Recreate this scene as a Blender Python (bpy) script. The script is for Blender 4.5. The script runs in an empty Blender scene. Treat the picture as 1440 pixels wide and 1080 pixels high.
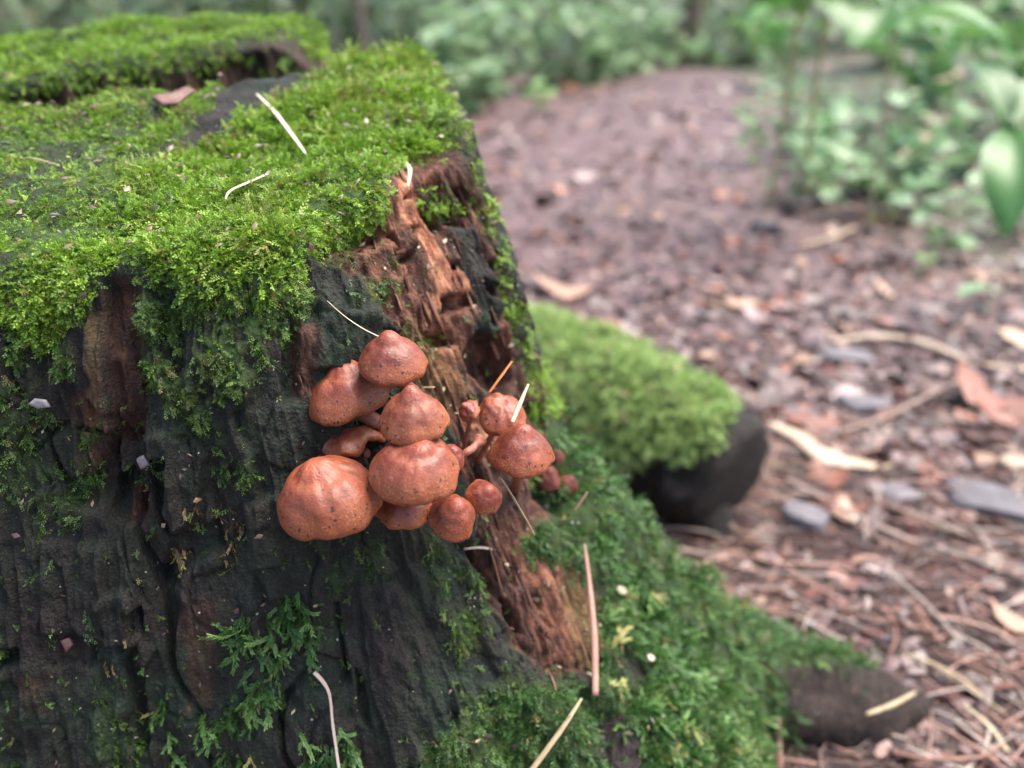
import bpy, bmesh, math, random
import numpy as np
from mathutils import Vector, Matrix, Euler
from mathutils.bvhtree import BVHTree

random.seed(7)
rng = np.random.default_rng(11)
R_ = math.radians
scene = bpy.context.scene
COL = scene.collection

# ------------------------------------------------------------------ camera
H = 0.38                       # lens height over the path (m)
PITCH = R_(25.0)
FPX = 1198.0                   # focal length in pixels of the 1440 x 1080 photograph
CAM = np.array([0.0, 0.0, H])
FWD = np.array([0, math.cos(PITCH), -math.sin(PITCH)])
UP = np.array([0, math.sin(PITCH), math.cos(PITCH)])
RIGHT = np.array([1.0, 0, 0])
cd = bpy.data.cameras.new('camera')
cam = bpy.data.objects.new('camera', cd)
COL.objects.link(cam)
cam.location = CAM
cam.rotation_euler = (math.pi / 2 - PITCH, 0, 0)
cd.sensor_width = 36.0
cd.lens = FPX / 1440 * 36.0
cd.clip_start = 0.01
cd.clip_end = 400
cd.dof.use_dof = True
cd.dof.focus_distance = 0.264
cd.dof.aperture_fstop = cd.lens / 4.9
scene.camera = cam

# ------------------------------------------------------------------ light
SUN_EL, SUN_AZ = R_(66), R_(75)      # azimuth from +Y towards +X
world = bpy.data.worlds.new('World')
scene.world = world
world.use_nodes = True
wn = world.node_tree
sky = wn.nodes.new('ShaderNodeTexSky')
sky.sky_type = 'NISHITA'
sky.sun_disc = False
sky.sun_elevation = SUN_EL
sky.sun_rotation = SUN_AZ
sky.air_density = 1.0
sky.dust_density = 4.0
sky.ozone_density = 0.6
bg = wn.nodes['Background']
bg.inputs['Strength'].default_value = 0.085
wn.links.new(sky.outputs[0], bg.inputs['Color'])
sl = bpy.data.lights.new('sun', 'SUN')
sl.energy = 1.5
sl.angle = R_(45)
sl.color = (1.0, 0.95, 0.88)
sun = bpy.data.objects.new('sun', sl)
COL.objects.link(sun)
sd = Vector((math.cos(SUN_EL) * math.sin(SUN_AZ), math.cos(SUN_EL) * math.cos(SUN_AZ), math.sin(SUN_EL)))
sun.rotation_euler = sd.to_track_quat('Z', 'Y').to_euler()
vs = scene.view_settings
vs.view_transform = 'Standard'
vs.look = 'None'
vs.gamma = 1
vs.exposure = 2.45
vs.use_curve_mapping = False
scene.cycles.use_denoising = True
scene.cycles.max_bounces = 8
scene.cycles.diffuse_bounces = 3
scene.cycles.transparent_max_bounces = 8

# ------------------------------------------------------------------ helpers
def ray(px, py):
    return FWD + RIGHT * ((px - 720) / FPX) + UP * ((540 - py) / FPX)
def at(px, py, t):
    return CAM + ray(px, py) * t
def on_ground(px, py, z=0.0):
    d = ray(px, py)
    return CAM + d * ((z - H) / d[2])
def project(P):
    Q = P - CAM
    f = Q @ FWD
    f = np.where(np.abs(f) < 1e-6, 1e-6, f)
    return 720 + FPX * (Q @ RIGHT) / f, 540 - FPX * (Q @ UP) / f, f

def hsh(ix, iy, iz, seed):
    M = np.uint32
    h = (ix.astype(np.int64) * 374761393 + iy.astype(np.int64) * 668265263 + iz.astype(np.int64) * 2147483647 + seed * 1274126177) & 0xFFFFFFFF
    h = ((h ^ (h >> 13)) * 1274126177) & 0xFFFFFFFF
    h = ((h ^ (h >> 16)) * 2246822519) & 0xFFFFFFFF
    h = h ^ (h >> 15)
    return (h & 0xFFFFFF) / float(0x1000000)
def vn(x, y, z=None, seed=0):
    """smooth value noise in -1..1"""
    if z is None:
        z = np.zeros_like(x)
    ix, iy, iz = np.floor(x), np.floor(y), np.floor(z)
    fx, fy, fz = x - ix, y - iy, z - iz
    fx = fx * fx * (3 - 2 * fx); fy = fy * fy * (3 - 2 * fy); fz = fz * fz * (3 - 2 * fz)
    def c(a, b, d):
        return hsh(ix + a, iy + b, iz + d, seed)
    r = 0
    for d, wz in ((0, 1 - fz), (1, fz)):
        r = r + wz * ((1 - fy) * ((1 - fx) * c(0, 0, d) + fx * c(1, 0, d)) + fy * ((1 - fx) * c(0, 1, d) + fx * c(1, 1, d)))
    return r * 2 - 1
def fbm(x, y, z=None, seed=0, o=3):
    s, a, n = 0, 1.0, 0.0
    for k in range(o):
        f = 2.0 ** k
        s = s + a * vn(x * f, y * f, None if z is None else z * f, seed + 17 * k)
        n += a
        a *= 0.5
    return s / n
def worley(x, y, seed=0):
    ix, iy = np.floor(x), np.floor(y)
    f1 = np.full(x.shape, 9.0); f2 = np.full(x.shape, 9.0); cid = np.zeros(x.shape)
    zz = np.zeros_like(ix)
    for a in (-1, 0, 1):
        for b in (-1, 0, 1):
            cx = ix + a; cy = iy + b
            d = np.hypot(cx + hsh(cx, cy, zz, seed) - x, cy + hsh(cx, cy, zz, seed + 5) - y)
            h = hsh(cx, cy, zz, seed + 9)
            m = d < f1
            f2 = np.where(m, f1, np.minimum(f2, d))
            cid = np.where(m, h, cid)
            f1 = np.where(m, d, f1)
    return f1, f2, cid
def sstep(a, b, x):
    t = np.clip((x - a) / (b - a), 0, 1)
    return t * t * (3 - 2 * t)
def poly_sd(px, py, poly):
    """signed distance to a polygon, positive inside"""
    P = np.array(poly, float)
    out = np.full(px.shape, -200.0)
    lo = P.min(0) - 90; hi = P.max(0) + 90
    m = (px > lo[0]) & (px < hi[0]) & (py > lo[1]) & (py < hi[1])
    x, y = px[m], py[m]
    d2 = np.full(x.shape, 1e9); ins = np.zeros(x.shape, bool)
    for i in range(len(P)):
        ax, ay = P[i]; bx, by = P[(i + 1) % len(P)]
        ex, ey = bx - ax, by - ay
        t = np.clip(((x - ax) * ex + (y - ay) * ey) / (ex * ex + ey * ey + 1e-9), 0, 1)
        d2 = np.minimum(d2, (x - ax - t * ex) ** 2 + (y - ay - t * ey) ** 2)
        cr = ((ay > y) != (by > y))
        ins ^= cr & (x < (bx - ax) * (y - ay) / (by - ay + 1e-12) + ax)
    d = np.sqrt(d2)
    out[m] = np.where(ins, d, -d)
    return out

def tag(o, label, cat, group=None, kind=None):
    if label: o['label'] = label
    if cat: o['category'] = cat
    if group: o['group'] = group
    if kind: o['kind'] = kind
    return o
def link(name, me, mat=None, parent=None):
    o = bpy.data.objects.new(name, me)
    COL.objects.link(o)
    if mat is not None and me is not None and not me.materials:
        me.materials.append(mat)
    if parent is not None:
        o.parent = parent
    return o
def mesh_from(name, V, F, smooth=True):
    me = bpy.data.meshes.new(name)
    V = np.asarray(V, np.float32).reshape(-1, 3)
    if isinstance(F, np.ndarray):
        n, k = F.shape
        me.vertices.add(len(V)); me.vertices.foreach_set('co', V.ravel())
        me.loops.add(n * k); me.loops.foreach_set('vertex_index', F.astype(np.int32).ravel())
        me.polygons.add(n); me.polygons.foreach_set('loop_start', np.arange(0, n * k, k, dtype=np.int32))
        me.update(calc_edges=True)
    else:
        me.from_pydata([tuple(map(float, v)) for v in V], [], F)
    if smooth:
        me.polygons.foreach_set('use_smooth', np.ones(len(me.polygons), bool))
    me.update()
    return me
def fattr(me, name, a):
    t = me.attributes.new(name, 'FLOAT', 'POINT')
    t.data.foreach_set('value', np.asarray(a, np.float32))
def cattr(me, name, rgb):
    t = me.attributes.new(name, 'FLOAT_COLOR', 'POINT')
    rgb = np.asarray(rgb, np.float32)
    t.data.foreach_set('color', np.concatenate([rgb, np.ones((len(rgb), 1), np.float32)], 1).ravel())
def empty(name, loc=(0, 0, 0)):
    o = bpy.data.objects.new(name, None)
    o.empty_display_size = 0.01
    COL.objects.link(o)
    o.location = loc
    return o
def part(name, me, mat, root):
    """mesh in world coordinates, hung under a root that stands at its base"""
    o = link(name, me, mat, root)
    o.matrix_parent_inverse = Matrix.Translation(root.location).inverted()
    return o

# ---- material builder
class NT:
    def __init__(s, name):
        s.m = bpy.data.materials.new(name); s.m.use_nodes = True
        s.t = s.m.node_tree; s.b = s.t.nodes['Principled BSDF']
    def n(s, typ, **kw):
        x = s.t.nodes.new('ShaderNode' + typ)
        for k, v in kw.items():
            if k in x.inputs.keys() if isinstance(k, str) else False:
                x.inputs[k].default_value = v
            else:
                setattr(x, k, v)
        return x
    def l(s, a, b): s.t.links.new(a, b)
    def noise(s, scale, detail=3, vec=None, rough=0.6):
        x = s.n('TexNoise'); x.inputs['Scale'].default_value = scale
        x.inputs['Detail'].default_value = detail; x.inputs['Roughness'].default_value = rough
        if vec is not None: s.l(vec, x.inputs['Vector'])
        return x.outputs['Fac']
    def coord(s, which='Object', scale=None):
        c = s.n('TexCoord').outputs[which]
        if scale is not None:
            mp = s.n('Mapping'); mp.inputs['Scale'].default_value = scale
            s.l(c, mp.inputs['Vector']); return mp.outputs[0]
        return c
    def ramp(s, fac, stops):
        r = s.n('ValToRGB'); e = r.color_ramp.elements
        while len(e) < len(stops): e.new(0.5)
        for i, (p, c) in enumerate(stops):
            e[i].position = p; e[i].color = (*c, 1) if len(c) == 3 else c
        s.l(fac, r.inputs[0]); return r.outputs[0]
    def mix(s, fac, a, b, mode='MIX'):
        x = s.n('Mix'); x.data_type = 'RGBA'; x.blend_type = mode
        for v, k in ((fac, 0), (a, 6), (b, 7)):
            if hasattr(v, 'is_output'): s.l(v, x.inputs[k])
            elif k == 0: x.inputs[0].default_value = v
            else: x.inputs[k].default_value = (*v, 1)
        return x.outputs[2]
    def math(s, op, a, b=None, clamp=False):
        x = s.n('Math'); x.operation = op; x.use_clamp = clamp
        for i, v in enumerate((a, b)):
            if v is None: continue
            if hasattr(v, 'is_output'): s.l(v, x.inputs[i])
            else: x.inputs[i].default_value = v
        return x.outputs[0]
    def attr(s, name, typ='GEOMETRY', out='Fac'):
        x = s.n('Attribute'); x.attribute_name = name; x.attribute_type = typ
        return x.outputs[out]
    def rnd(s): return s.n('ObjectInfo').outputs['Random']
    def bump(s, h, strength=0.5, dist=0.001):
        x = s.n('Bump'); x.inputs['Strength'].default_value = strength; x.inputs['Distance'].default_value = dist
        s.l(h, x.inputs['Height']); s.l(x.outputs[0], s.b.inputs['Normal'])
    def set(s, color=None, rough=None, spec=None, **kw):
        for k, v in (('Base Color', color), ('Roughness', rough), ('Specular IOR Level', spec)):
            if v is None: continue
            if hasattr(v, 'is_output'): s.l(v, s.b.inputs[k])
            else: s.b.inputs[k].default_value = (*v, 1) if k == 'Base Color' else v
        for k, v in kw.items():
            s.b.inputs[k.replace('_', ' ')].default_value = v
        return s.m
    def translucent(s, color, fac):
        """leaf-like mix of the principled surface with transmitted light"""
        tr = s.n('BsdfTranslucent'); s.l(color, tr.inputs[0]) if hasattr(color, 'is_output') else setattr(tr.inputs[0], 'default_value', (*color, 1))
        mx = s.n('MixShader'); mx.inputs[0].default_value = fac
        s.l(s.b.outputs[0], mx.inputs[1]); s.l(tr.outputs[0], mx.inputs[2])
        s.l(mx.outputs[0], s.t.nodes['Material Output'].inputs[0])

def var_mat(name, stops, scale=60, rough=0.6, spec=0.4, transl=0.0, bump=0.3, bdist=0.0006, rnd=0.5, vec=None):
    """noise + per-object variation over a colour ramp"""
    k = NT(name)
    c = k.coord('Object', vec) if vec else k.coord('Object')
    nz = k.noise(scale, 4, c)
    f = k.math('ADD', k.math('MULTIPLY', nz, 1 - rnd), k.math('MULTIPLY', k.rnd(), rnd))
    col = k.ramp(f, stops)
    k.set(col, rough, spec)
    if bump: k.bump(k.noise(scale * 3, 4, c), bump, bdist)
    if transl: k.translucent(col, transl)
    return k.m

# ------------------------------------------------------------------ materials
def moss_material(name, dark, mid, tip, old):
    k = NT(name)
    tipf = k.attr('tip')
    base = k.mix(tipf, dark, mid)
    r = k.rnd()
    base = k.mix(k.ramp(r, [(0.0, (0, 0, 0)), (0.55, (0, 0, 0)), (1.0, (1, 1, 1))]), base, k.mix(tipf, mid, tip))
    base = k.mix(k.ramp(r, [(0.0, (1, 1, 1)), (0.035, (1, 1, 1)), (0.06, (0, 0, 0))]), base, old)
    pos = k.n('NewGeometry').outputs['Position']
    patch = k.noise(55, 3, pos); patch2 = k.noise(21, 3, pos)
    base = k.mix(k.ramp(patch, [(0.50, (0, 0, 0)), (0.68, (0.30, 0.30, 0.30))]), base, tuple(0.55 * q for q in mid))
    base = k.mix(k.ramp(patch2, [(0.55, (0, 0, 0)), (0.75, (0.22, 0.22, 0.22))]), base, old)
    k.set(base, 0.42, 0.45)
    k.translucent(base, 0.35)
    return k.m
M_moss = moss_material('moss_bright', (0.028, 0.056, 0.008), (0.20, 0.38, 0.028), (0.42, 0.60, 0.075), (0.26, 0.21, 0.07))
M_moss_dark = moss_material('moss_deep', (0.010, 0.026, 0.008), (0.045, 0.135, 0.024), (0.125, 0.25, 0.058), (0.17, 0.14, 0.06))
M_moss_pale = moss_material('moss_pale', (0.13, 0.20, 0.05), (0.32, 0.48, 0.13), (0.54, 0.68, 0.29), (0.48, 0.40, 0.22))
M_frond = moss_material('moss_frond', (0.018, 0.050, 0.010), (0.065, 0.18, 0.032), (0.24, 0.36, 0.11), (0.32, 0.30, 0.10))
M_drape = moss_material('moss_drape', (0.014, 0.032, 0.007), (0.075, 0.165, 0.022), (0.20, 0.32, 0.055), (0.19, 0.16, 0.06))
M_strand = moss_material('moss_strand', (0.04, 0.06, 0.012), (0.26, 0.38, 0.045), (0.48, 0.60, 0.12), (0.34, 0.28, 0.10))
M_dry = moss_material('moss_dry', (0.05, 0.035, 0.012), (0.20, 0.145, 0.045), (0.40, 0.32, 0.09), (0.30, 0.18, 0.06))

def wood_material():
    k = NT('rotten_wood')
    co = k.coord('Object')
    stretch = k.coord('Object', (1, 1, 0.14))
    fib = k.noise(260, 5, stretch)
    fine = k.noise(900, 4, co)
    big = k.noise(28, 4, co)
    med = k.noise(110, 4, co)
    dark = k.ramp(k.math('ADD', k.math('MULTIPLY', fib, 0.6), k.math('MULTIPLY', fine, 0.4)), [(0.32, (0.005, 0.004, 0.004)), (0.50, (0.016, 0.012, 0.011)), (0.62, (0.034, 0.026, 0.023)), (0.74, (0.075, 0.058, 0.050))])
    film = k.ramp(k.math('ADD', k.math('MULTIPLY', med, 0.55), k.math('MULTIPLY', fine, 0.45)), [(0.34, (0.005, 0.009, 0.006)), (0.5, (0.014, 0.024, 0.015)), (0.62, (0.029, 0.047, 0.027)), (0.74, (0.065, 0.093, 0.048))])
    c = k.mix(k.math('MULTIPLY', k.attr('film'), k.ramp(big, [(0.32, (0, 0, 0)), (0.55, (1, 1, 1))])), dark, film)
    brown = k.ramp(fib, [(0.25, (0.014, 0.006, 0.005)), (0.45, (0.050, 0.020, 0.013)), (0.62, (0.125, 0.050, 0.030)), (0.82, (0.26, 0.12, 0.07))])
    c = k.mix(k.attr('red'), c, brown)
    pink = k.ramp(fib, [(0.25, (0.10, 0.035, 0.022)), (0.5, (0.34, 0.135, 0.075)), (0.8, (0.60, 0.33, 0.20))])
    c = k.mix(k.attr('pink'), c, pink)
    ochre = k.ramp(fib, [(0.3, (0.04, 0.026, 0.01)), (0.7, (0.18, 0.11, 0.04))])
    c = k.mix(k.attr('ochre'), c, ochre)
    under = k.ramp(med, [(0.3, (0.012, 0.02, 0.006)), (0.55, (0.03, 0.055, 0.012)), (0.8, (0.07, 0.12, 0.025))])
    c = k.mix(k.attr('moss'), c, under)
    # scattered pale grit
    vor = k.n('TexVoronoi'); vor.inputs['Scale'].default_value = 330
    k.l(co, vor.inputs['Vector'])
    grit = k.math('MULTIPLY', k.math('LESS_THAN', vor.outputs['Distance'], 0.16), k.math('GREATER_THAN', k.noise(420, 1, co), 0.665))
    c = k.mix(grit, c, (0.34, 0.33, 0.30))
    k.set(c, k.ramp(med, [(0.3, (0.58,) * 3), (0.7, (0.92,) * 3)]), 0.28)
    hgt = k.math('ADD', k.math('MULTIPLY', fib, 1.0), k.math('MULTIPLY', fine, 0.6))
    k.bump(hgt, 1.0, 0.0024)
    return k.m
M_wood = wood_material()

def cap_material():
    k = NT('mushroom_cap')
    co = k.coord('Object')
    n1 = k.noise(90, 4, co)
    n2 = k.noise(420, 4, co)
    c = k.ramp(k.math('ADD', k.math('MULTIPLY', n1, 0.6), k.math('MULTIPLY', n2, 0.4)), [(0.30, (0.075, 0.014, 0.007)), (0.46, (0.132, 0.026, 0.012)), (0.58, (0.185, 0.041, 0.018)), (0.72, (0.28, 0.073, 0.031))])
    hv = k.n('HueSaturation'); k.l(c, hv.inputs['Color']); k.l(k.math('ADD', k.math('MULTIPLY', k.rnd(), 0.32), 0.80), hv.inputs['Value']); k.l(k.math('ADD', k.math('MULTIPLY', k.rnd(), 0.012), 0.492), hv.inputs['Hue']); c = hv.outputs[0]
    damp = k.ramp(k.noise(140, 3, co), [(0.50, (0, 0, 0)), (0.60, (1, 1, 1))])
    c = k.mix(k.math('MULTIPLY', damp, 0.16), c, (0.27, 0.095, 0.048))
    rim = k.attr('rim')
    c = k.mix(k.math('MULTIPLY', rim, 0.75), c, (0.235, 0.066, 0.023))
    top = k.attr('top')
    c = k.mix(k.math('MULTIPLY', top, 0.5), c, (0.27, 0.056, 0.032))
    # fine pale scurf, denser to the margin
    scurf = k.ramp(k.noise(1500, 3, co), [(0.56, (0, 0, 0)), (0.66, (1, 1, 1))])
    c = k.mix(k.math('MULTIPLY', scurf, k.math('ADD', k.math('MULTIPLY', rim, 0.30), 0.13)), c, (0.48, 0.24, 0.12))
    # dirt specks
    vor = k.n('TexVoronoi'); vor.inputs['Scale'].default_value = 520
    dv = k.n('TexNoise'); dv.inputs['Scale'].default_value = 900; k.l(co, dv.inputs['Vector'])
    vm = k.n('VectorMath'); vm.operation = 'MULTIPLY_ADD'; k.l(dv.outputs['Color'], vm.inputs[0]); vm.inputs[1].default_value = (.0022,) * 3; k.l(co, vm.inputs[2]); k.l(vm.outputs[0], vor.inputs['Vector'])
    sp = k.math('LESS_THAN', vor.outputs['Distance'], k.math('MULTIPLY', k.noise(300, 1, co), 0.42))
    gate = k.math('GREATER_THAN', k.math('ADD', k.noise(240, 2, co), k.math('MULTIPLY', rim, 0.17)), 0.59)
    c = k.mix(k.math('MULTIPLY', sp, gate), c, (0.03, 0.013, 0.01))
    k.set(c, k.ramp(n2, [(0.3, (0.40,) * 3), (0.7, (0.66,) * 3)]), 0.42, Subsurface_Weight=0.10, Subsurface_Scale=0.002, Coat_Weight=0.11, Coat_Roughness=0.26)
    k.b.inputs['Subsurface Radius'].default_value = (1.0, 0.35, 0.15)
    h = k.math('ADD', k.math('MULTIPLY', k.noise(260, 3, co), 1.0), k.math('MULTIPLY', k.noise(1500, 3, co), 0.35))
    k.bump(h, 0.42, 0.0011)
    return k.m
M_cap = cap_material()
M_stem = var_mat('mushroom_stem', [(0.2, (0.12, 0.034, 0.02)), (0.5, (0.23, 0.080, 0.050)), (0.8, (0.34, 0.15, 0.10))], 300, 0.5, 0.4, 0, 0.5, 0.0006, 0.2)
M_gill = var_mat('mushroom_gill', [(0.2, (0.16, 0.055, 0.03)), (0.8, (0.30, 0.13, 0.07))], 300, 0.6, 0.3, 0, 0.3, 0.0003, 0.2)
M_capdark = var_mat('old_mushroom', [(0.2, (0.05, 0.014, 0.011)), (0.5, (0.10, 0.028, 0.020)), (0.8, (0.17, 0.055, 0.035))], 220, 0.6, 0.3, 0, 0.5, 0.0006, 0.2)
M_straw = var_mat('dry_needle', [(0.2, (0.20, 0.145, 0.085)), (0.5, (0.32, 0.25, 0.15)), (0.8, (0.46, 0.39, 0.26))], 150, 0.55, 0.4, 0, 0.2, 0.0002, 0.4)
M_white = var_mat('bleached_needle', [(0.2, (0.30, 0.25, 0.16)), (0.5, (0.44, 0.39, 0.27)), (0.8, (0.58, 0.54, 0.40))], 200, 0.5, 0.4, 0, 0.2, 0.0002, 0.4)
M_redneedle = var_mat('russet_needle', [(0.2, (0.13, 0.058, 0.042)), (0.5, (0.24, 0.125, 0.092)), (0.8, (0.38, 0.25, 0.20))], 90, 0.5, 0.4, 0, 0.2, 0.0002, 0.5)
M_orange = var_mat('orange_needle', [(0.2, (0.42, 0.10, 0.02)), (0.8, (0.60, 0.19, 0.05))], 200, 0.5, 0.4, 0, 0, 0, 0.3)
M_greyneedle = var_mat('grey_needle', [(0.2, (0.19, 0.15, 0.13)), (0.8, (0.38, 0.31, 0.26))], 90, 0.55, 0.35, 0, 0.2, 0.0002, 0.5)
M_chip = var_mat('grey_chip', [(0.2, (0.16, 0.14, 0.15)), (0.8, (0.42, 0.38, 0.40))], 300, 0.5, 0.4, 0, 0.3, 0.0003, 0.3)
M_barkchip = var_mat('bark_chip', [(0.2, (0.06, 0.03, 0.025)), (0.8, (0.19, 0.10, 0.08))], 250, 0.6, 0.4, 0, 0.5, 0.0005, 0.3)
M_slab = var_mat('grey_slab', [(0.3, (0.020, 0.022, 0.021)), (0.6, (0.050, 0.050, 0.046)), (0.85, (0.10, 0.095, 0.08))], 140, 0.6, 0.4, 0, 0.7, 0.0012, 0.1, (1, 1, 0.3))
M_stone = var_mat('grey_stone', [(0.25, (0.045, 0.040, 0.045)), (0.5, (0.10, 0.09, 0.10)), (0.75, (0.20, 0.18, 0.19))], 60, 0.6, 0.4, 0, 0.8, 0.003, 0.25)
M_palewood = var_mat('pale_wood', [(0.2, (0.20, 0.135, 0.095)), (0.5, (0.36, 0.265, 0.19)), (0.8, (0.52, 0.42, 0.32))], 40, 0.6, 0.35, 0, 0.5, 0.001, 0.2)
M_twig = var_mat('twig_bark', [(0.2, (0.10, 0.065, 0.05)), (0.5, (0.22, 0.155, 0.125)), (0.8, (0.42, 0.33, 0.28))], 70, 0.6, 0.35, 0, 0.5, 0.001, 0.4)
LEAFM = {
    'dark': var_mat('leaf_dark', [(0.2, (0.035, 0.022, 0.020)), (0.5, (0.075, 0.046, 0.042)), (0.8, (0.13, 0.085, 0.078))], 40, 0.32, 0.5, 0.08, 0.4, 0.001, 0.6),
    'mauve': var_mat('leaf_mauve', [(0.2, (0.13, 0.088, 0.088)), (0.5, (0.22, 0.155, 0.15)), (0.8, (0.34, 0.25, 0.24))], 40, 0.35, 0.5, 0.08, 0.4, 0.001, 0.6),
    'russet': var_mat('leaf_russet', [(0.2, (0.14, 0.055, 0.038)), (0.5, (0.27, 0.105, 0.068)), (0.8, (0.40, 0.18, 0.11))], 40, 0.4, 0.5, 0.1, 0.4, 0.001, 0.6),
    'tan': var_mat('leaf_tan', [(0.2, (0.20, 0.115, 0.075)), (0.5, (0.33, 0.205, 0.14)), (0.8, (0.48, 0.34, 0.24))], 40, 0.45, 0.45, 0.1, 0.4, 0.001, 0.6),
}
def green_leaf(name, a, b, c, rough=0.3, tr=0.35):
    k = NT(name)
    co = k.coord('Object')
    f = k.math('ADD', k.math('MULTIPLY', k.noise(25, 3, co), 0.5), k.math('MULTIPLY', k.rnd(), 0.5))
    col = k.ramp(f, [(0.2, a), (0.5, b), (0.8, c)])
    w = k.n('TexWave'); w.wave_type = 'BANDS'; w.bands_direction = 'X'
    w.inputs['Scale'].default_value = 3.0
    k.l(k.attr('vein', out='Vector'), w.inputs['Vector'])
    k.set(col, rough, 0.55)
    k.bump(w.outputs['Fac'], 0.35, 0.001)
    k.translucent(col, tr)
    return k.m
M_broad = green_leaf('broad_leaf', (0.045, 0.13, 0.03), (0.075, 0.20, 0.045), (0.13, 0.29, 0.07))
M_herb = green_leaf('herb_leaf', (0.05, 0.12, 0.045), (0.10, 0.22, 0.085), (0.24, 0.38, 0.19), 0.28)
M_shrub = green_leaf('shrub_leaf', (0.09, 0.17, 0.065), (0.20, 0.33, 0.15), (0.36, 0.48, 0.30), 0.26)  # pale stops put the sky's highlights on the leaves into their colour
M_fresh = green_leaf('fresh_leaf', (0.12, 0.26, 0.07), (0.20, 0.37, 0.11), (0.31, 0.48, 0.18), 0.4, 0.45)
M_gstem = var_mat('green_stem', [(0.2, (0.20, 0.21, 0.10)), (0.8, (0.38, 0.35, 0.20))], 60, 0.5, 0.4, 0, 0, 0, 0.4)

def ground_material():
    k = NT('forest_soil')
    co = k.coord('Object')
    a = k.noise(9, 5, co); b = k.noise(55, 5, co); d = k.noise(2.0, 3, co)
    c = k.ramp(b, [(0.28, (0.030, 0.016, 0.0155)), (0.48, (0.10, 0.053, 0.051)), (0.62, (0.175, 0.098, 0.094)), (0.8, (0.29, 0.18, 0.17))])
    c = k.mix(k.ramp(a, [(0.4, (0, 0, 0)), (0.65, (0.6, 0.6, 0.6))]), c, (0.055, 0.036, 0.034))
    c = k.mix(k.math('MULTIPLY', k.attr('green'), k.ramp(d, [(0.3, (0.2,) * 3), (0.6, (0.9,) * 3)])), c, (0.045, 0.07, 0.028))
    k.set(c, k.ramp(a, [(0.3, (0.35,) * 3), (0.7, (0.7,) * 3)]), 0.5)
    k.bump(k.math('ADD', b, k.math('MULTIPLY', k.noise(200, 3, co), 0.4)), 0.9, 0.006)
    return k.m
M_ground = ground_material()
k = NT('litter_chip'); lc = k.attr('tint', out='Color')
k.set(k.mix(k.math('MULTIPLY', k.noise(120, 4, k.coord('Object')), 0.55), lc, (0.04, 0.025, 0.022)), 0.42, 0.5)
M_litter = k.m

# ------------------------------------------------------------------ shape builders
def catmull(P, n, closed=True, alpha=1.0):
    P = np.asarray(P, float)
    K = len(P)
    t = np.asarray(n, float)
    i = np.floor(t).astype(int); f = (t - i)[:, None]
    g = lambda j: P[j % K] if closed else P[np.clip(j, 0, K - 1)]
    p0, p1, p2, p3 = g(i - 1), g(i), g(i + 1), g(i + 2)
    m1 = alpha * 0.5 * (p2 - p0); m2 = alpha * 0.5 * (p3 - p1)
    return (2 * f**3 - 3 * f**2 + 1) * p1 + (f**3 - 2 * f**2 + f) * m1 + (-2 * f**3 + 3 * f**2) * p2 + (f**3 - f**2) * m2

def ring_body(rings, zs, centre, topz, cols, n_top, n_side, z_pow=1.0, rim=0.010):
    """closed body from rings of control points; rings[0] is the rim. Returns V, quads, uv (arc length, z), flag top, shape"""
    rings = [np.asarray(r, float) for r in rings]
    ev = [catmull(r, cols) for r in rings]              # each (ncol, 2)
    ncol = len(cols)
    rim_xy = ev[0]
    rz = topz(rim_xy[:, 0], rim_xy[:, 1])
    rows, top = [], []
    C = np.array(centre)
    L = np.linalg.norm(rim_xy - C, axis=1)[:, None]
    for s in np.linspace(0.02, 1, n_top):
        dist = L * s
        inner = np.minimum(dist, L - rim)
        q = C + (rim_xy - C) * (inner / L) if s < 1 else C + (rim_xy - C) * ((L - rim) / L)
        q = C + (rim_xy - C) * s * ((L - rim) / L)
        rows.append(np.column_stack([q, topz(q[:, 0], q[:, 1])])); top.append(1.0)
    for a in np.linspace(0, math.pi / 2, 9)[1:]:
        q = C + (rim_xy - C) * ((L - rim + rim * math.sin(a)) / L)
        rows.append(np.column_stack([q, topz(q[:, 0], q[:, 1]) - rim * (1 - math.cos(a))])); top.append(1 - a / (math.pi / 2))
    zr = rz - rim
    lev = np.array([0.0] + list(zs[1:]))
    for v in np.linspace(0, 1, n_side + 1)[1:]:
        z = zr * (1 - v) + zs[-1] * v
        # find place between rings per column
        x = np.zeros((ncol, 2))
        knots = np.stack([zr] + [np.full(ncol, q) for q in zs[1:]], 0)
        for k2 in range(len(rings) - 1):
            hi_, lo_ = knots[k2], knots[k2 + 1]
            m = (z <= hi_ + 1e-9) & (z >= lo_ - 1e-9)
            f = np.clip((hi_ - z) / np.maximum(hi_ - lo_, 1e-6), 0, 1)[:, None]
            p0 = ev[max(k2 - 1, 0)]; p1 = ev[k2]; p2 = ev[k2 + 1]; p3 = ev[min(k2 + 2, len(ev) - 1)]
            m1 = 0.5 * (p2 - p0); m2 = 0.5 * (p3 - p1)
            val = (2*f**3-3*f**2+1)*p1 + (f**3-2*f**2+f)*m1 + (-2*f**3+3*f**2)*p2 + (f**3-f**2)*m2
            x[m] = val[m]
        rows.append(np.column_stack([x, z])); top.append(0.0)
    G = np.array(rows)                                   # nr, ncol, 3
    u = np.concatenate([[0], np.cumsum(np.linalg.norm(np.diff(rim_xy, axis=0), axis=1))])
    return G, np.array(top), u
def grid_normals(G):
    du = np.roll(G, -1, 1) - np.roll(G, 1, 1)
    dv = np.empty_like(G)
    dv[1:-1] = G[2:] - G[:-2]; dv[0] = G[1] - G[0]; dv[-1] = G[-1] - G[-2]
    n = np.cross(du, dv)
    n /= np.linalg.norm(n, axis=2, keepdims=True) + 1e-12
    return n
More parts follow.
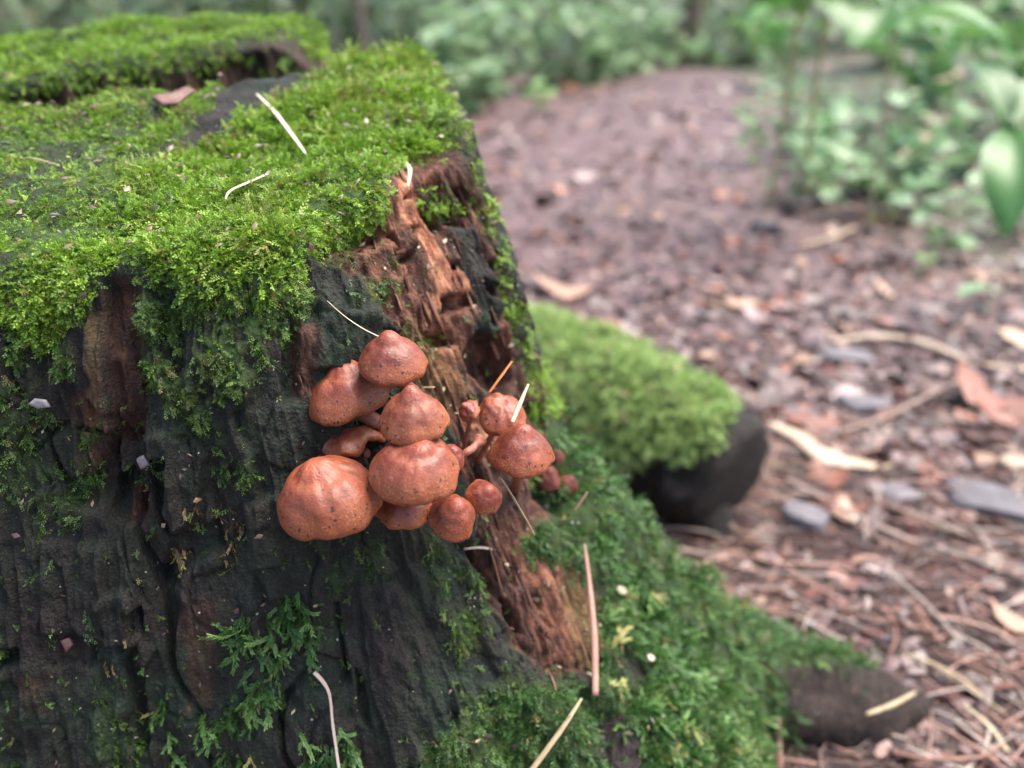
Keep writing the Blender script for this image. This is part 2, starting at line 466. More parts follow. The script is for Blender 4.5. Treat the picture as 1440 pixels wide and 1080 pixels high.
def grid_quads(nr, nc, wrap=True):
    j = np.arange(nc if wrap else nc - 1)
    i = np.arange(nr - 1)
    I, J = np.meshgrid(i, j, indexing='ij')
    J2 = (J + 1) % nc
    return np.stack([I * nc + J, (I + 1) * nc + J, (I + 1) * nc + J2, I * nc + J2], -1).reshape(-1, 4)

def tube_mesh(name, pts, radii, ns=8, noise=0.0, seed=0, flat=1.0, caps=True):
    pts = np.asarray(pts, float); radii = np.asarray(radii, float)
    n = len(pts)
    tan = np.gradient(pts, axis=0); tan /= np.linalg.norm(tan, axis=1, keepdims=True) + 1e-12
    ref = np.array([0, 0, 1.0]) if abs(tan[0][2]) < 0.9 else np.array([1.0, 0, 0])
    V = []
    s = np.cross(tan[0], ref); s /= np.linalg.norm(s)
    for i in range(n):
        s = s - tan[i] * (s @ tan[i]); s /= np.linalg.norm(s) + 1e-12
        b = np.cross(s, tan[i])
        for k in range(ns):
            a = 2 * math.pi * k / ns
            V.append(pts[i] + radii[i] * (math.cos(a) * s + flat * math.sin(a) * b))
    V = np.array(V)
    if noise:
        f = 1 / (radii.mean() * 1.6)
        ax = np.repeat(pts, ns, 0)
        d = fbm(V[:, 0] * f, V[:, 1] * f, V[:, 2] * f, seed, 3)
        d2 = fbm(V[:, 0] * f * 4, V[:, 1] * f * 4, V[:, 2] * f * 4, seed + 40, 3)
        V = ax + (V - ax) * (1 + noise * d + 0.45 * noise * d2)[:, None]
    F = [tuple(r) for r in grid_quads(n, ns)]
    if caps:
        F.append(tuple(range(ns))); F.append(tuple(range((n - 1) * ns, n * ns))[::-1])
    return mesh_from(name, V, F)
def smooth_path(pts, n):
    return catmull(np.asarray(pts, float), np.linspace(0, len(pts) - 1 - 1e-6, n), closed=False)

# =================================================================== GROUND
def lines(segs):
    out = [segs[0][0]]
    for a, b, d in segs:
        m = max(1, int(round((b - a) / d)))
        out += list(a + (b - a) * (np.arange(1, m + 1) / m))
    return np.array(out)
gx = lines([(-80, -10, 10), (-10, -2, 1), (-2, -0.6, 0.08), (-0.6, 1.3, 0.011), (1.3, 3, 0.05), (3, 10, 1), (10, 80, 10)])
gy = lines([(-20, -1, 2), (-1, 0.2, 0.1), (0.2, 1.6, 0.011), (1.6, 4, 0.035), (4, 12, 0.4), (12, 150, 6)])
GX, GY = np.meshgrid(gx, gy, indexing='ij')
def ground_z(x, y):
    x = np.asarray(x, float); y = np.asarray(y, float)
    far = sstep(0.35, 2.5, y)
    z = 0.006 * fbm(x * 9, y * 9, None, 3, 3) + 0.012 * far * fbm(x * 2.2, y * 2.2, None, 4, 2)
    z = z + 0.0035 * fbm(x * 45, y * 45, None, 5, 2)
    xr = 0.62 + 0.10 * (y - 1.0)                       # right edge of the trodden path
    z = z + 0.10 * sstep(0.0, 1.1, x - xr - 0.05 * vn(x * 0 + 3, y * 3, None, 8)) * sstep(0.5, 1.2, y)
    z = z + 0.10 * sstep(0.0, 1.2, -0.35 - x) * sstep(1.2, 2.6, y)
    return z
def path_green(x, y):
    xr = 0.60 + 0.10 * (y - 1.0) + 0.07 * vn(x * 2, y * 4, None, 8)
    g = sstep(-0.02, 0.25, x - xr) * sstep(0.6, 1.3, y)
    xl = -0.15 + 0.06 * vn(x * 2, y * 3, None, 18) + 0.02 * (y - 3)
    g = np.maximum(g, sstep(0.0, 0.25, xl - x) * sstep(2.2, 3.2, y))
    return np.maximum(g, sstep(4.2, 5.0, y) * 0.8)
gz = ground_z(GX.ravel(), GY.ravel())
gV = np.column_stack([GX.ravel(), GY.ravel(), gz])
gF = grid_quads(len(gx), len(gy), wrap=False)[:, ::1]
gme = mesh_from('ground', gV, gF)
fattr(gme, 'green', path_green(gV[:, 0], gV[:, 1]))
ground = link('ground', gme, M_ground)
if gme.polygons[0].normal.z < 0: gme.flip_normals()
tag(ground, 'reddish brown forest path of trodden soil running past the stump', 'ground', kind='structure')
def gpt(px, py, lift=0.0):
    p = on_ground(px, py)
    for _ in range(4):
        p = on_ground(px, py, float(ground_z(p[0], p[1])))
    p[2] += lift
    return p

# =================================================================== STUMP
Z = lambda rel: H + rel
body_rim = [(-.042, .450), (-.016, .348), (-.034, .305), (-.054, .266), (-.078, .243), (-.112, .238), (-.160, .239), (-.235, .250), (-.31, .285), (-.33, .325), (-.21, .366), (-.10, .420)]
body_L1 = [(-.034, .458), (-.004, .348), (-.022, .298), (-.046, .258), (-.075, .236), (-.113, .232), (-.163, .233), (-.24, .243), (-.32, .28), (-.345, .325), (-.21, .371), (-.10, .425)]
body_L2 = [(-.020, .462), (.010, .347), (-.006, .290), (-.036, .249), (-.070, .231), (-.114, .227), (-.166, .228), (-.25, .237), (-.335, .275), (-.36, .33), (-.21, .378), (-.10, .432)]
body_L3 = [(.000, .466), (.025, .345), (.013, .279), (-.022, .236), (-.064, .222), (-.115, .219), (-.169, .219), (-.26, .227), (-.35, .268), (-.37, .33), (-.21, .385), (-.10, .44)]
body_L4 = [(.012, .470), (.044, .342), (.040, .266), (-.002, .225), (-.058, .212), (-.117, .210), (-.172, .209), (-.27, .216), (-.365, .26), (-.385, .335), (-.21, .39), (-.10, .45)]
body_L5 = [(.03, .475), (.078, .352), (.090, .262), (.030, .212), (-.050, .199), (-.120, .198), (-.176, .197), (-.28, .205), (-.38, .25), (-.40, .34), (-.21, .40), (-.10, .46)]
body_L6 = [(.05, .485), (.120, .372), (.140, .250), (.060, .185), (-.040, .172), (-.122, .172), (-.18, .172), (-.29, .185), (-.40, .24), (-.42, .345), (-.21, .41), (-.10, .47)]
def body_top(x, y):
    return Z(-.075) + .214 * (y - .24)
colsA = np.concatenate([np.linspace(0, 1, 60, endpoint=False), np.linspace(1, 6.2, 560, endpoint=False), np.linspace(6.2, 9, 50, endpoint=False), np.linspace(9, 12, 130, endpoint=False)])
G, topf, uu = ring_body([body_rim, body_L1, body_L2, body_L3, body_L4, body_L5, body_L6],
                        [0, Z(-.10), Z(-.15), Z(-.20), Z(-.25), Z(-.30), Z(-.40)], (-.12, .33), body_top, colsA, 120, 310)
nr, nc = G.shape[:2]
N = grid_normals(G)
P0 = G.reshape(-1, 3); Nn = N.reshape(-1, 3)
TOP = np.repeat(topf, nc)
U = np.tile(uu, nr); ZZ = P0[:, 2]
px, py, dep = project(P0)
vis = (np.einsum('ij,ij->i', Nn, P0 - CAM) < 0.02)
side = 1 - sstep(0.0, 1.0, TOP)
wob = 14 * fbm(px / 42, py / 42, None, 31, 3)
wobf = 7 * fbm(px / 13, py / 13, None, 32, 3)
def pm(poly, soft=6.0, w=1.0, off=0.0):
    sd_ = poly_sd(px, py, poly)
    return sstep(-soft, soft, sd_ + off + w * (wob * 0.6 + wobf * 0.6)) * vis
# --- where the decayed red strip, pink wood with its lit highlights put into the colour, ochre and bare patches lie on the wood
STRIP = [(548, 200), (632, 180), (660, 250), (692, 370), (748, 510), (790, 610), (840, 700), (800, 770), (845, 850), (850, 945), (770, 950), (712, 900), (695, 830), (668, 770), (640, 620), (600, 540), (560, 470), (500, 395), (450, 345), (470, 322), (540, 320), (528, 262)]
m_strip = pm(STRIP, 8, 1.0)
m_pink = pm([(575, 225), (610, 240), (625, 300), (640, 360), (672, 430), (655, 450), (620, 420), (598, 350), (570, 310), (560, 250)], 10, 1.2)
m_pink2 = pm([(600, 420), (640, 440), (660, 500), (700, 560), (730, 620), (690, 640), (650, 560), (610, 490)], 14, 1.4) * 0.5
m_pink2 = np.maximum(m_pink2, 0.35 * pm([(560, 300), (600, 400), (640, 520), (600, 520), (540, 400), (500, 345)], 14, 1.6))
m_pink2 = np.maximum(m_pink2, 0.30 * pm([(730, 780), (800, 800), (835, 930), (780, 930)], 14, 1.6))
m_base = pm([(700, 840), (790, 800), (838, 850), (838, 935), (770, 940), (715, 895)], 12, 1.0)
m_chan = pm([(152, 395), (202, 400), (206, 520), (205, 640), (160, 632), (150, 520)], 5, 0.8)
m_brown = np.maximum.reduce([0.55 * pm([(256, 848), (302, 845), (300, 990), (262, 1000)], 8, 2.4), pm([(415, 455), (447, 452), (445, 560), (418, 565)], 6, 1.0),
                             pm([(172, 700), (206, 700), (205, 740), (170, 735)], 6, 1), 0.4 * pm([(20, 940), (75, 940), (80, 1000), (30, 1000)], 8, 1.4), 0.6 * pm([(100, 560), (150, 520), (155, 640), (120, 700), (105, 640)], 8, 1.4),
                             0.8 * pm([(85, 165), (150, 130), (200, 120), (195, 150), (110, 185)], 8, 1.5)])
m_och = np.maximum(pm([(575, 500), (650, 500), (660, 560), (640, 610), (590, 560)], 14, 1.3) * 0.6, pm([(120, 440), (145, 440), (150, 620), (125, 600)], 8, 1.3) * 0.55)
m_och = np.maximum(m_och, pm([(800, 790), (850, 850), (852, 940), (815, 940), (805, 860)], 9, 1.0) * 0.8)
m_slab = pm([(632, 318), (662, 312), (690, 400), (700, 470), (672, 480), (645, 400)], 4, 0.6)
# --- moss: dense on the top and over the rim, thinning down the face
MOSS_MAIN = [(-30, 350), (40, 300), (140, 262), (240, 232), (330, 190), (400, 150), (455, 85), (520, 55), (600, 70), (632, 150), (640, 185), (610, 205), (560, 222), (534, 262), (530, 296), (490, 312), (448, 320), (425, 352), (405, 395), (340, 415), (270, 410), (215, 385), (195, 365), (160, 370), (135, 400), (95, 450), (55, 480), (18, 445), (-30, 425)]
d_main = pm(MOSS_MAIN, 14, 1.5)
d_patchy = pm([(-30, 155), (150, 110), (330, 80), (300, 160), (200, 230), (80, 290), (-30, 350)], 10, 1.0) * (0.35 + 0.65 * sstep(-0.25, 0.25, fbm(px / 38, py / 22, None, 41, 3)))
bare = np.maximum.reduce([pm([(312, 125), (370, 100), (470, 62), (440, 95), (400, 125), (345, 150)], 8, 1.0), pm([(160, 330), (205, 330), (212, 395), (165, 395)], 9, 1.0), pm([(440, 96), (478, 96), (480, 120), (445, 122)], 5, 0.8),
                          pm([(205, 375), (245, 380), (240, 440), (205, 440)], 8, 1.0) * 0.7])
d_main = np.maximum(d_main, d_patchy) * (1 - 0.48 * bare)
d_front = np.maximum.reduce([
    0.95 * pm([(195, 370), (425, 360), (442, 446), (400, 465), (335, 540), (250, 570), (195, 510)], 14, 1.8),
    0.8 * pm([(20, 430), (135, 390), (128, 430), (92, 520), (48, 545), (15, 500)], 10, 1.5),
    0.7 * pm([(300, 615), (350, 610), (348, 668), (305, 675)], 10, 1.6), 0.55 * pm([(245, 555), (300, 545), (300, 600), (250, 600)], 10, 1.6),
    0.45 * pm([(-20, 520), (60, 530), (55, 640), (110, 720), (60, 745), (10, 700), (-20, 640)], 14, 2.2),
    0.30 * pm([(105, 610), (140, 610), (135, 700), (105, 690)], 8, 1.8),
    0.5 * pm([(598, 760), (660, 780), (690, 850), (730, 960), (760, 1080), (640, 1080), (650, 930), (610, 830)], 14, 2.0),
    0.35 * pm([(-20, 880), (10, 880), (20, 1000), (60, 1090), (-20, 1090)], 10, 2.0),
    0.35 * pm([(140, 960), (190, 1000), (200, 1090), (120, 1090)], 10, 2.2),
    0.30 * pm([(540, 330), (560, 360), (620, 480), (600, 500), (540, 440), (470, 420), (470, 380)], 10, 2.2),
    0.35 * pm([(440, 760), (540, 750), (560, 800), (470, 830)], 10, 2.2)])
d_edge = np.maximum(0.30 * pm([(640, 190), (652, 200), (702, 380), (747, 500), (782, 560), (775, 600), (742, 520), (697, 400), (668, 300)], 4, 0.6),
                    0.5 * pm([(600, 275), (650, 270), (665, 285), (612, 292)], 4, 0.6))
d_root = pm([(740, 770), (760, 740), (800, 720), (830, 640), (860, 700), (900, 760), (1000, 830), (1100, 860), (1180, 900), (1120, 1100), (560, 1100), (600, 1040), (720, 960), (830, 960), (852, 930), (838, 830), (800, 790)], 12, 1.2)
gap_ = pm([(858, 900), (900, 895), (930, 960), (870, 975)], 8, 1.2) + pm([(828, 1010), (862, 1000), (885, 1090), (840, 1090)], 4, 0.5)
d_root = d_root * (1 - 0.85 * np.clip(gap_, 0, 1))
MOSS = np.clip(np.maximum.reduce([d_main, d_front * sstep(-0.25, 0.25, fbm(px / 22, py / 22, None, 43, 3)), d_edge, d_root]), 0, 1)
# --- relief
fibre = vn(U * 420, ZZ * 30, None, 51) * 0.0011 + vn(U * 150, ZZ * 16, None, 52) * 0.0020 + fbm(U * 55, ZZ * 14, None, 53, 2) * 0.0030
f1, f2, cid = worley(U * 70 + 0.5 * vn(U * 90, ZZ * 60, None, 61), ZZ * 15 + 0.6 * vn(U * 70, ZZ * 50, None, 62), 54)
plate = (cid - 0.5) * 0.0030 - 0.0012 * (1 - sstep(0.0, 0.08, f2 - f1)) * sstep(-.2, .4, fbm(U * 30, ZZ * 30, None, 66, 2))
rdg = (1 - np.abs(vn(U * 260 + 0.4 * vn(U * 90, ZZ * 50, None, 77), ZZ * 17, None, 75))) ** 3 * 0.0018 + (1 - np.abs(vn(U * 520, ZZ * 36, None, 76))) ** 3 * 0.0008
rdg = rdg * sstep(-.45, .25, fbm(U * 26, ZZ * 17, None, 78, 2))
crust = rdg + 0.7 * fbm(P0[:, 0] * 230, P0[:, 1] * 230, P0[:, 2] * 170, 58, 4) * 0.0016 + np.abs(fbm(U * 330, ZZ * 120, None, 59, 3)) * 0.0012
g1, g2, gid = worley(U * 150 + 0.3 * vn(U * 150, ZZ * 150, None, 63), ZZ * 75, 55)
chunk = (gid - 0.5) * 0.0024 - 0.0016 * (1 - sstep(0.0, 0.12, g2 - g1))
pit = -0.004 * sstep(0.35, 0.75, fbm(U * 70, ZZ * 30, None, 56, 3))
grain = fbm(P0[:, 0] * 700, P0[:, 1] * 700, P0[:, 2] * 700, 57, 2) * 0.0004
ck = np.abs(vn(U * 48 + 0.35 * vn(U * 60, ZZ * 40, None, 65), ZZ * 7, None, 64))
crack = -0.0060 * (1 - sstep(0.02, 0.09, ck)) * sstep(-.05, .3, fbm(U * 22, ZZ * 14, None, 67, 2))
ch = np.abs(vn(U * 14, ZZ * 70 + 0.5 * vn(U * 80, ZZ * 60, None, 69), None, 68))
crack = crack - 0.0035 * (1 - sstep(0.02, 0.08, ch)) * sstep(.15, .4, fbm(U * 30, ZZ * 22, None, 70, 2))
disp = side * (fibre + plate * 0.8 + pit + grain + crust + crack)
# the strip follows the lean of the trunk: fibres run along its edge
lean = (px - (560 + (py - 200) * 0.37)) / 12.0
sf = vn(lean * 0.9, py / 60, None, 71) * 0.0028 + vn(lean * 2.6, py / 90, None, 72) * 0.0018 + vn(lean * 6.0, py / 70, None, 73) * 0.0010
holes = -0.010 * sstep(0.42, 0.72, fbm(lean * 0.55, py / 34, None, 74, 2))
disp = disp * (1 - 0.6 * m_strip) + m_strip * side * (sf * 0.85 + chunk * 0.25 + holes * 1.1 + crust * 0.7 - 0.0035) + m_base * 0.002
def recess(poly, depth, soft=4, w=0.5):
    global disp
    disp = disp - depth * pm(poly, soft, w)
recess([(150, 395), (200, 398), (206, 520), (203, 640), (160, 632), (152, 520)], 0.0065, 5, 0.5)
recess([(438, 322), (470, 296), (545, 300), (552, 335), (505, 352), (462, 365), (440, 350)], 0.013, 8, 0.6)
recess([(149, 690), (180, 668), (208, 690), (206, 732), (170, 740), (150, 725)], 0.008, 4, 0.4)
recess([(205, 640), (240, 640), (236, 668), (228, 720), (250, 750), (244, 755), (222, 722), (214, 680)], 0.007, 2.5, 0.25)
recess([(150, 610), (159, 612), (160, 690), (152, 690)], 0.006, 2, 0.2)
recess([(104, 604), (150, 612), (150, 617), (104, 609)], 0.004, 2, 0.3)
recess([(245, 745), (310, 730), (316, 770), (262, 800), (240, 830), (226, 815)], 0.005, 6, 0.8)
recess([(180, 856), (202, 850), (205, 885), (186, 890)], 0.006, 3, 0.4)
recess([(176, 930), (195, 900), (200, 960), (205, 1060), (192, 1065), (186, 1000)], 0.005, 4, 0.5)
recess([(395, 470), (418, 455), (420, 560), (398, 570)], 0.006, 4, 0.5)
recess([(470, 850), (476, 850), (494, 960), (488, 962)], 0.004, 3, 0.3)
recess([(500, 940), (512, 955), (520, 1020), (505, 1005)], 0.004, 4, 0.4)
recess([(0, 912), (32, 905), (34, 928), (0, 935)], 0.007, 4, 0.5)
recess([(610, 300), (626, 296), (628, 320), (612, 322)], 0.010, 3, 0.4)
recess([(584, 315), (602, 312), (604, 332), (588, 334)], 0.009, 3, 0.4)
recess([(560, 352), (590, 352), (586, 372), (566, 368)], 0.009, 3, 0.4)
recess([(632, 420), (660, 412), (668, 428), (640, 440), (642, 470), (634, 460)], 0.008, 3, 0.3)
recess([(612, 468), (645, 466), (655, 480), (630, 488)], 0.010, 3, 0.4)
recess([(672, 470), (705, 470), (735, 530), (720, 570), (690, 540), (670, 505)], 0.012, 5, 0.6)
recess([(735, 560), (768, 570), (780, 610), (755, 600)], 0.010, 4, 0.5)
recess([(640, 770), (690, 760), (700, 830), (705, 890), (690, 860), (668, 800)], 0.007, 7, 0.6)
recess([(760, 655), (815, 655), (835, 700), (800, 720), (765, 700)], 0.010, 6, 0.5)
disp = disp + 0.004 * m_slab
for q in ([(210, 610), (260, 590), (290, 640), (275, 730), (252, 740), (238, 660), (212, 640)], [(345, 705), (395, 690), (400, 790), (350, 800)], [(500, 820), (560, 820), (610, 900), (650, 1000), (560, 1080), (520, 960)],
          [(450, 440), (520, 445), (560, 520), (440, 520)], [(60, 760), (150, 760), (150, 900), (70, 880)], [(140, 840), (185, 820), (205, 900), (150, 905)], [(590, 330), (560, 330), (470, 365), (440, 430), (480, 450), (560, 470)]):
    disp = disp + 0.003 * pm(q, 3, 0.5)
moss_lump = (0.003 + 0.004 * fbm(P0[:, 0] * 70, P0[:, 1] * 70, P0[:, 2] * 70, 81, 3)) * MOSS
top_rel = sstep(0, 1, TOP) * (0.006 * fbm(P0[:, 0] * 28, P0[:, 1] * 28, None, 82, 3) + 0.0025 * fbm(P0[:, 0] * 110, P0[:, 1] * 110, None, 83, 2))
disp = disp + moss_lump + top_rel
P1 = P0 + Nn * disp[:, None]
quads = grid_quads(nr, nc)[:, ::-1]
cap_i = len(P1)
V = np.vstack([P1, [[-.12, .33, float(body_top(0, .33))]]])
bme = mesh_from('body', V, quads)
# close the small hole at the middle of the top
bm = bmesh.new(); bm.from_mesh(bme); bm.verts.ensure_lookup_table()
for j in range(nc):
    try: bm.faces.new((bm.verts[cap_i], bm.verts[(j + 1) % nc], bm.verts[j])).smooth = True
    except ValueError: pass
bm.to_mesh(bme); bm.free()
z1 = np.zeros(1)
film = np.clip(0.55 + 0.7 * fbm(px / 90, py / 90, None, 91, 3) + bare, 0, 1)
fattr(bme, 'film', np.append(film * (1 - 0.8 * m_strip * (1 - m_slab)), 0))
red = np.clip(np.maximum.reduce([m_strip * (0.45 + 0.55 * sstep(-0.5, 0.3, fbm(lean * 0.5, py / 70, None, 92, 2))), m_chan * 0.55, m_brown * 0.75, m_base * 0.8]) * (1 - m_slab), 0, 1)
fattr(bme, 'red', np.append(red, 0))
fattr(bme, 'pink', np.append(np.clip((m_pink + m_pink2) * sstep(-0.5, 0.2, fbm(lean * 0.7, py / 40, None, 93, 2)), 0, 1), 0))
fattr(bme, 'ochre', np.append(np.clip(m_och, 0, 1), 0))
fattr(bme, 'moss', np.append(np.clip(MOSS * 1.15, 0, 1), 0.5))

stump = empty('tree_stump', (-.12, .33, 0))
tag(stump, 'old rotten tree stump with bright moss on top and a red decayed flank', 'tree stump')
body = part('body', bme, M_wood, stump)

# rear half of the split stump
r_rim = [(-.104, .515), (-.150, .472), (-.190, .432), (-.240, .392), (-.33, .34), (-.40, .34), (-.40, .42), (-.30, .47), (-.20, .535), (-.125, .555)]
grow = lambda ring, d: [(x + d * (x + .24) * 3, y + d * (y - .45) * 3) for x, y in ring]
def ridge_top(x, y):
    return Z(-.0385) - .044 * (x + .228) + .14 * (y - .40) - .008 * sstep(0.0, .10, -.20 - x) - 0.03 * sstep(-.13, -.09, x)
colsR = np.concatenate([np.linspace(0, 4.6, 330, endpoint=False), np.linspace(4.6, 10, 170, endpoint=False)])
Gr, tr_, ur = ring_body([r_rim, r_rim, grow(r_rim, .04), grow(r_rim, .10)], [0, Z(-.10), Z(-.2), Z(-.40)], (-.24, .44), ridge_top, colsR, 50, 90, rim=0.008)
Nr_ = grid_normals(Gr); P0r = Gr.reshape(-1, 3); Nrr = Nr_.reshape(-1, 3); TOPr = np.repeat(tr_, Gr.shape[1]); Ur = np.tile(ur, Gr.shape[0]); Zr = P0r[:, 2]
pxr, pyr, _ = project(P0r)
sdr = 1 - sstep(0, 1, TOPr)
w1, w2, wid = worley(Ur * 90, Zr * 60, 101)
dr = sdr * (vn(Ur * 160, Zr * 30, None, 102) * 0.003 + fbm(Ur * 45, Zr * 25, None, 103, 3) * 0.006 + (wid - 0.5) * 0.006 - 0.003 * (1 - sstep(0, .12, w2 - w1)))
mossr = sstep(0.0, 0.5, TOPr) * (1 - 0.95 * sstep(-0.08, 0.22, fbm(P0r[:, 0] * 34, P0r[:, 1] * 34, None, 104, 3)))
mossr = np.maximum(mossr, 0.15 * sstep(0.1, 0.4, fbm(Ur * 28, Zr * 8, None, 105, 2)) * sdr * sstep(Z(-.075), Z(-.045), Zr))
mossr = mossr * (1 - sstep(-.122, -.108, P0r[:, 0]))
dr = dr + sstep(0, 1, TOPr) * (0.007 * fbm(P0r[:, 0] * 30, P0r[:, 1] * 30, None, 106, 3)) + mossr * 0.004
P1r = P0r + Nrr * dr[:, None]
rme = mesh_from('rear_half', np.vstack([P1r, [[-.24, .44, float(ridge_top(np.array(-.24), np.array(.44)))]]]), grid_quads(*Gr.shape[:2])[:, ::-1])
bm = bmesh.new(); bm.from_mesh(rme); bm.verts.ensure_lookup_table()
ncr = Gr.shape[1]
for j in range(ncr): bm.faces.new((bm.verts[len(P1r)], bm.verts[(j + 1) % ncr], bm.verts[j])).smooth = True
bm.to_mesh(rme); bm.free()
rend = sstep(-.15, -.12, P0r[:, 0])
fattr(rme, 'film', np.append((0.6 * (1 - sdr) + 0.2) * (1 - rend), 0)); fattr(rme, 'red', np.append(0.65 * np.maximum(sdr, rend) * np.clip(0.7 + 0.6 * fbm(Ur * 30, Zr * 20, None, 107, 2), 0, 1), 0))
fattr(rme, 'pink', np.append(sdr * 0.35 * sstep(0.1, 0.5, fbm(Ur * 24, Zr * 20, None, 108, 2)), 0)); fattr(rme, 'ochre', np.zeros(len(P1r) + 1)); fattr(rme, 'moss', np.append(mossr, 0))
rear = part('rear_half', rme, M_wood, stump)

# side root running to the right
rp = smooth_path([(-.02, .34, Z(-.21)), (.05, .335, Z(-.285)), (.11, .355, Z(-.338)), (.17, .366, Z(-.368)), (.215, .368, Z(-.384)), (.245, .370, Z(-.394))], 60)
rr = np.interp(np.linspace(0, 1, 60), [0, .3, .6, .93, .98, 1], [.045, .035, .026, .020, .015, .006])
rtm = tube_mesh('root', rp, rr, 72, 0.42, 5)
rv = np.array([v.co for v in rtm.vertices])
for nme, val in (('film', 0.1), ('red', 0.12), ('pink', 0), ('ochre', 0)):
    fattr(rtm, nme, np.full(len(rv), val))
ppx, ppy, _ = project(rv)
rm = sstep(-12, 12, 1225 - ppx + 18 * fbm(ppx / 30, ppy / 30, None, 111, 2)) * sstep(-14, 14, (930 + (ppx - 1100) * 0.05) - ppy + 0.0 * ppx + 200 * (ppx < 1105))
fattr(rtm, 'moss', rm)
root = part('root', rtm, M_wood, stump)

# loose slabs of dark wood still clinging to the stump
dg_bvh = bpy.context.evaluated_depsgraph_get()
def mesh_bvh(me):
    return BVHTree.FromPolygons([v.co.copy() for v in me.vertices], [tuple(p.vertices) for p in me.polygons])
BV = {'body': mesh_bvh(bme), 'rear': mesh_bvh(rme), 'root': mesh_bvh(rtm)}
def hit(px_, py_):
    d = Vector(ray(px_, py_)).normalized(); best = None
    for b in BV.values():
        h = b.ray_cast(Vector(CAM), d)
        if h[0] is not None and (best is None or h[3] < best[2]): best = (np.array(h[0]), np.array(h[1]), h[3])
    if best is None:
        p = gpt(px_, py_); return p, np.array([0, 0, 1.0])
    n = best[1]
    if n @ np.array(d) > 0: n = -n
    return best[0], n
def slab(poly, thick, lift, mat, label=None, seed=0, nsub=3):
    """a chip traced in outline, laid on the surface it clings to, with real thickness"""
    pts = []
    P = np.array(poly, float)
    c = P.mean(0)
    h0, n0 = hit(*c)
    depth = (h0 - CAM) @ FWD
    for q in P:
        h, n = hit(*q)
        d = (h - CAM) @ FWD
        d = depth + np.clip(d - depth, -0.006, 0.006)
        pts.append(at(q[0], q[1], d))
    pts = np.array(pts); n0 = n0 / np.linalg.norm(n0)
    k = len(pts)
    bm = bmesh.new()
    lo = [bm.verts.new(p + n0 * (lift - thick)) for p in pts]
    hi = [bm.verts.new(p + n0 * lift) for p in pts]
    bm.faces.new(hi)
    bm.faces.new(lo[::-1])
    for i in range(k): bm.faces.new((lo[i], lo[(i + 1) % k], hi[(i + 1) % k], hi[i]))
    bmesh.ops.recalc_face_normals(bm, faces=bm.faces)
    bmesh.ops.triangulate(bm, faces=[f for f in bm.faces if len(f.verts) > 4])
    bmesh.ops.subdivide_edges(bm, edges=bm.edges, cuts=nsub, use_grid_fill=True)
    me = bpy.data.meshes.new('slab'); 
    for v in bm.verts:
        x = v.co * 300
        v.co += Vector(n0) * float(vn(np.array([x.x]), np.array([x.y]), np.array([x.z]), 5 + seed)[0]) * thick * 0.35 + Vector(n0) * float(fbm(np.array([x.x * 2.2]), np.array([x.y * 2.2]), np.array([x.z]), 9 + seed, 3)[0]) * thick * 0.4
    bm.to_mesh(me); bm.free()
    me.materials.append(mat)
    me.polygons.foreach_set('use_smooth', np.ones(len(me.polygons), bool))
    return me
SL = [
      ([(846, 1022), (862, 1008), (876, 1040), (886, 1095), (836, 1095)], .008, .006)]
for i, (q, th, lf) in enumerate(SL):
    o = part('wood_slab', slab(q, th, lf, M_wood, seed=i, nsub=7), M_wood, stump)

M_splint = var_mat('splinter_wood', [(0.2, (0.028, 0.012, 0.009)), (0.5, (0.085, 0.036, 0.024)), (0.8, (0.22, 0.11, 0.066))], 120, 0.75, 0.25, 0, 0.6, 0.0006, 0.6, (1, 1, 0.2))
rs = random.Random(31)
made = 0
SP = np.array(STRIP, float)
while made < 42:
    sy = rs.uniform(215, 930); f_ = rs.uniform(0.06, 0.94)
    # left and right limits of the strip at this height
    xs_ = [SP[i][0] + (sy - SP[i][1]) * (SP[(i + 1) % len(SP)][0] - SP[i][0]) / (SP[(i + 1) % len(SP)][1] - SP[i][1] + 1e-9) for i in range(len(SP)) if (SP[i][1] > sy) != (SP[(i + 1) % len(SP)][1] > sy)]
    if len(xs_) < 2: continue
    sx = min(xs_) + f_ * (max(xs_) - min(xs_))
    if sx > 765 and 640 < sy < 850: continue
    ln = rs.uniform(22, 85); sl_x = rs.gauss(0.36, 0.07)
    pts_, ok = [], True
    for q_ in (0, .33, .66, 1):
        h_, n_q = hit(sx + sl_x * ln * q_, sy + ln * q_)
        pts_.append(h_ + n_q * (0.0001 + 0.0012 * rs.random() * (q_ if made % 2 else 1 - q_)))
    pts_ = np.array(pts_)
    if np.linalg.norm(np.diff(pts_, axis=0), axis=1).max() > 0.02: continue
    w_ = rs.uniform(0.0004, 0.0012)
    me_ = tube_mesh('splinter', smooth_path(pts_, 9), np.interp(np.linspace(0, 1, 9), [0, .3, .8, 1], [w_ * .4, w_, w_ * .8, w_ * .12]), 5, .5, made, .45)
    part('splinter', me_, M_splint, stump); made += 1

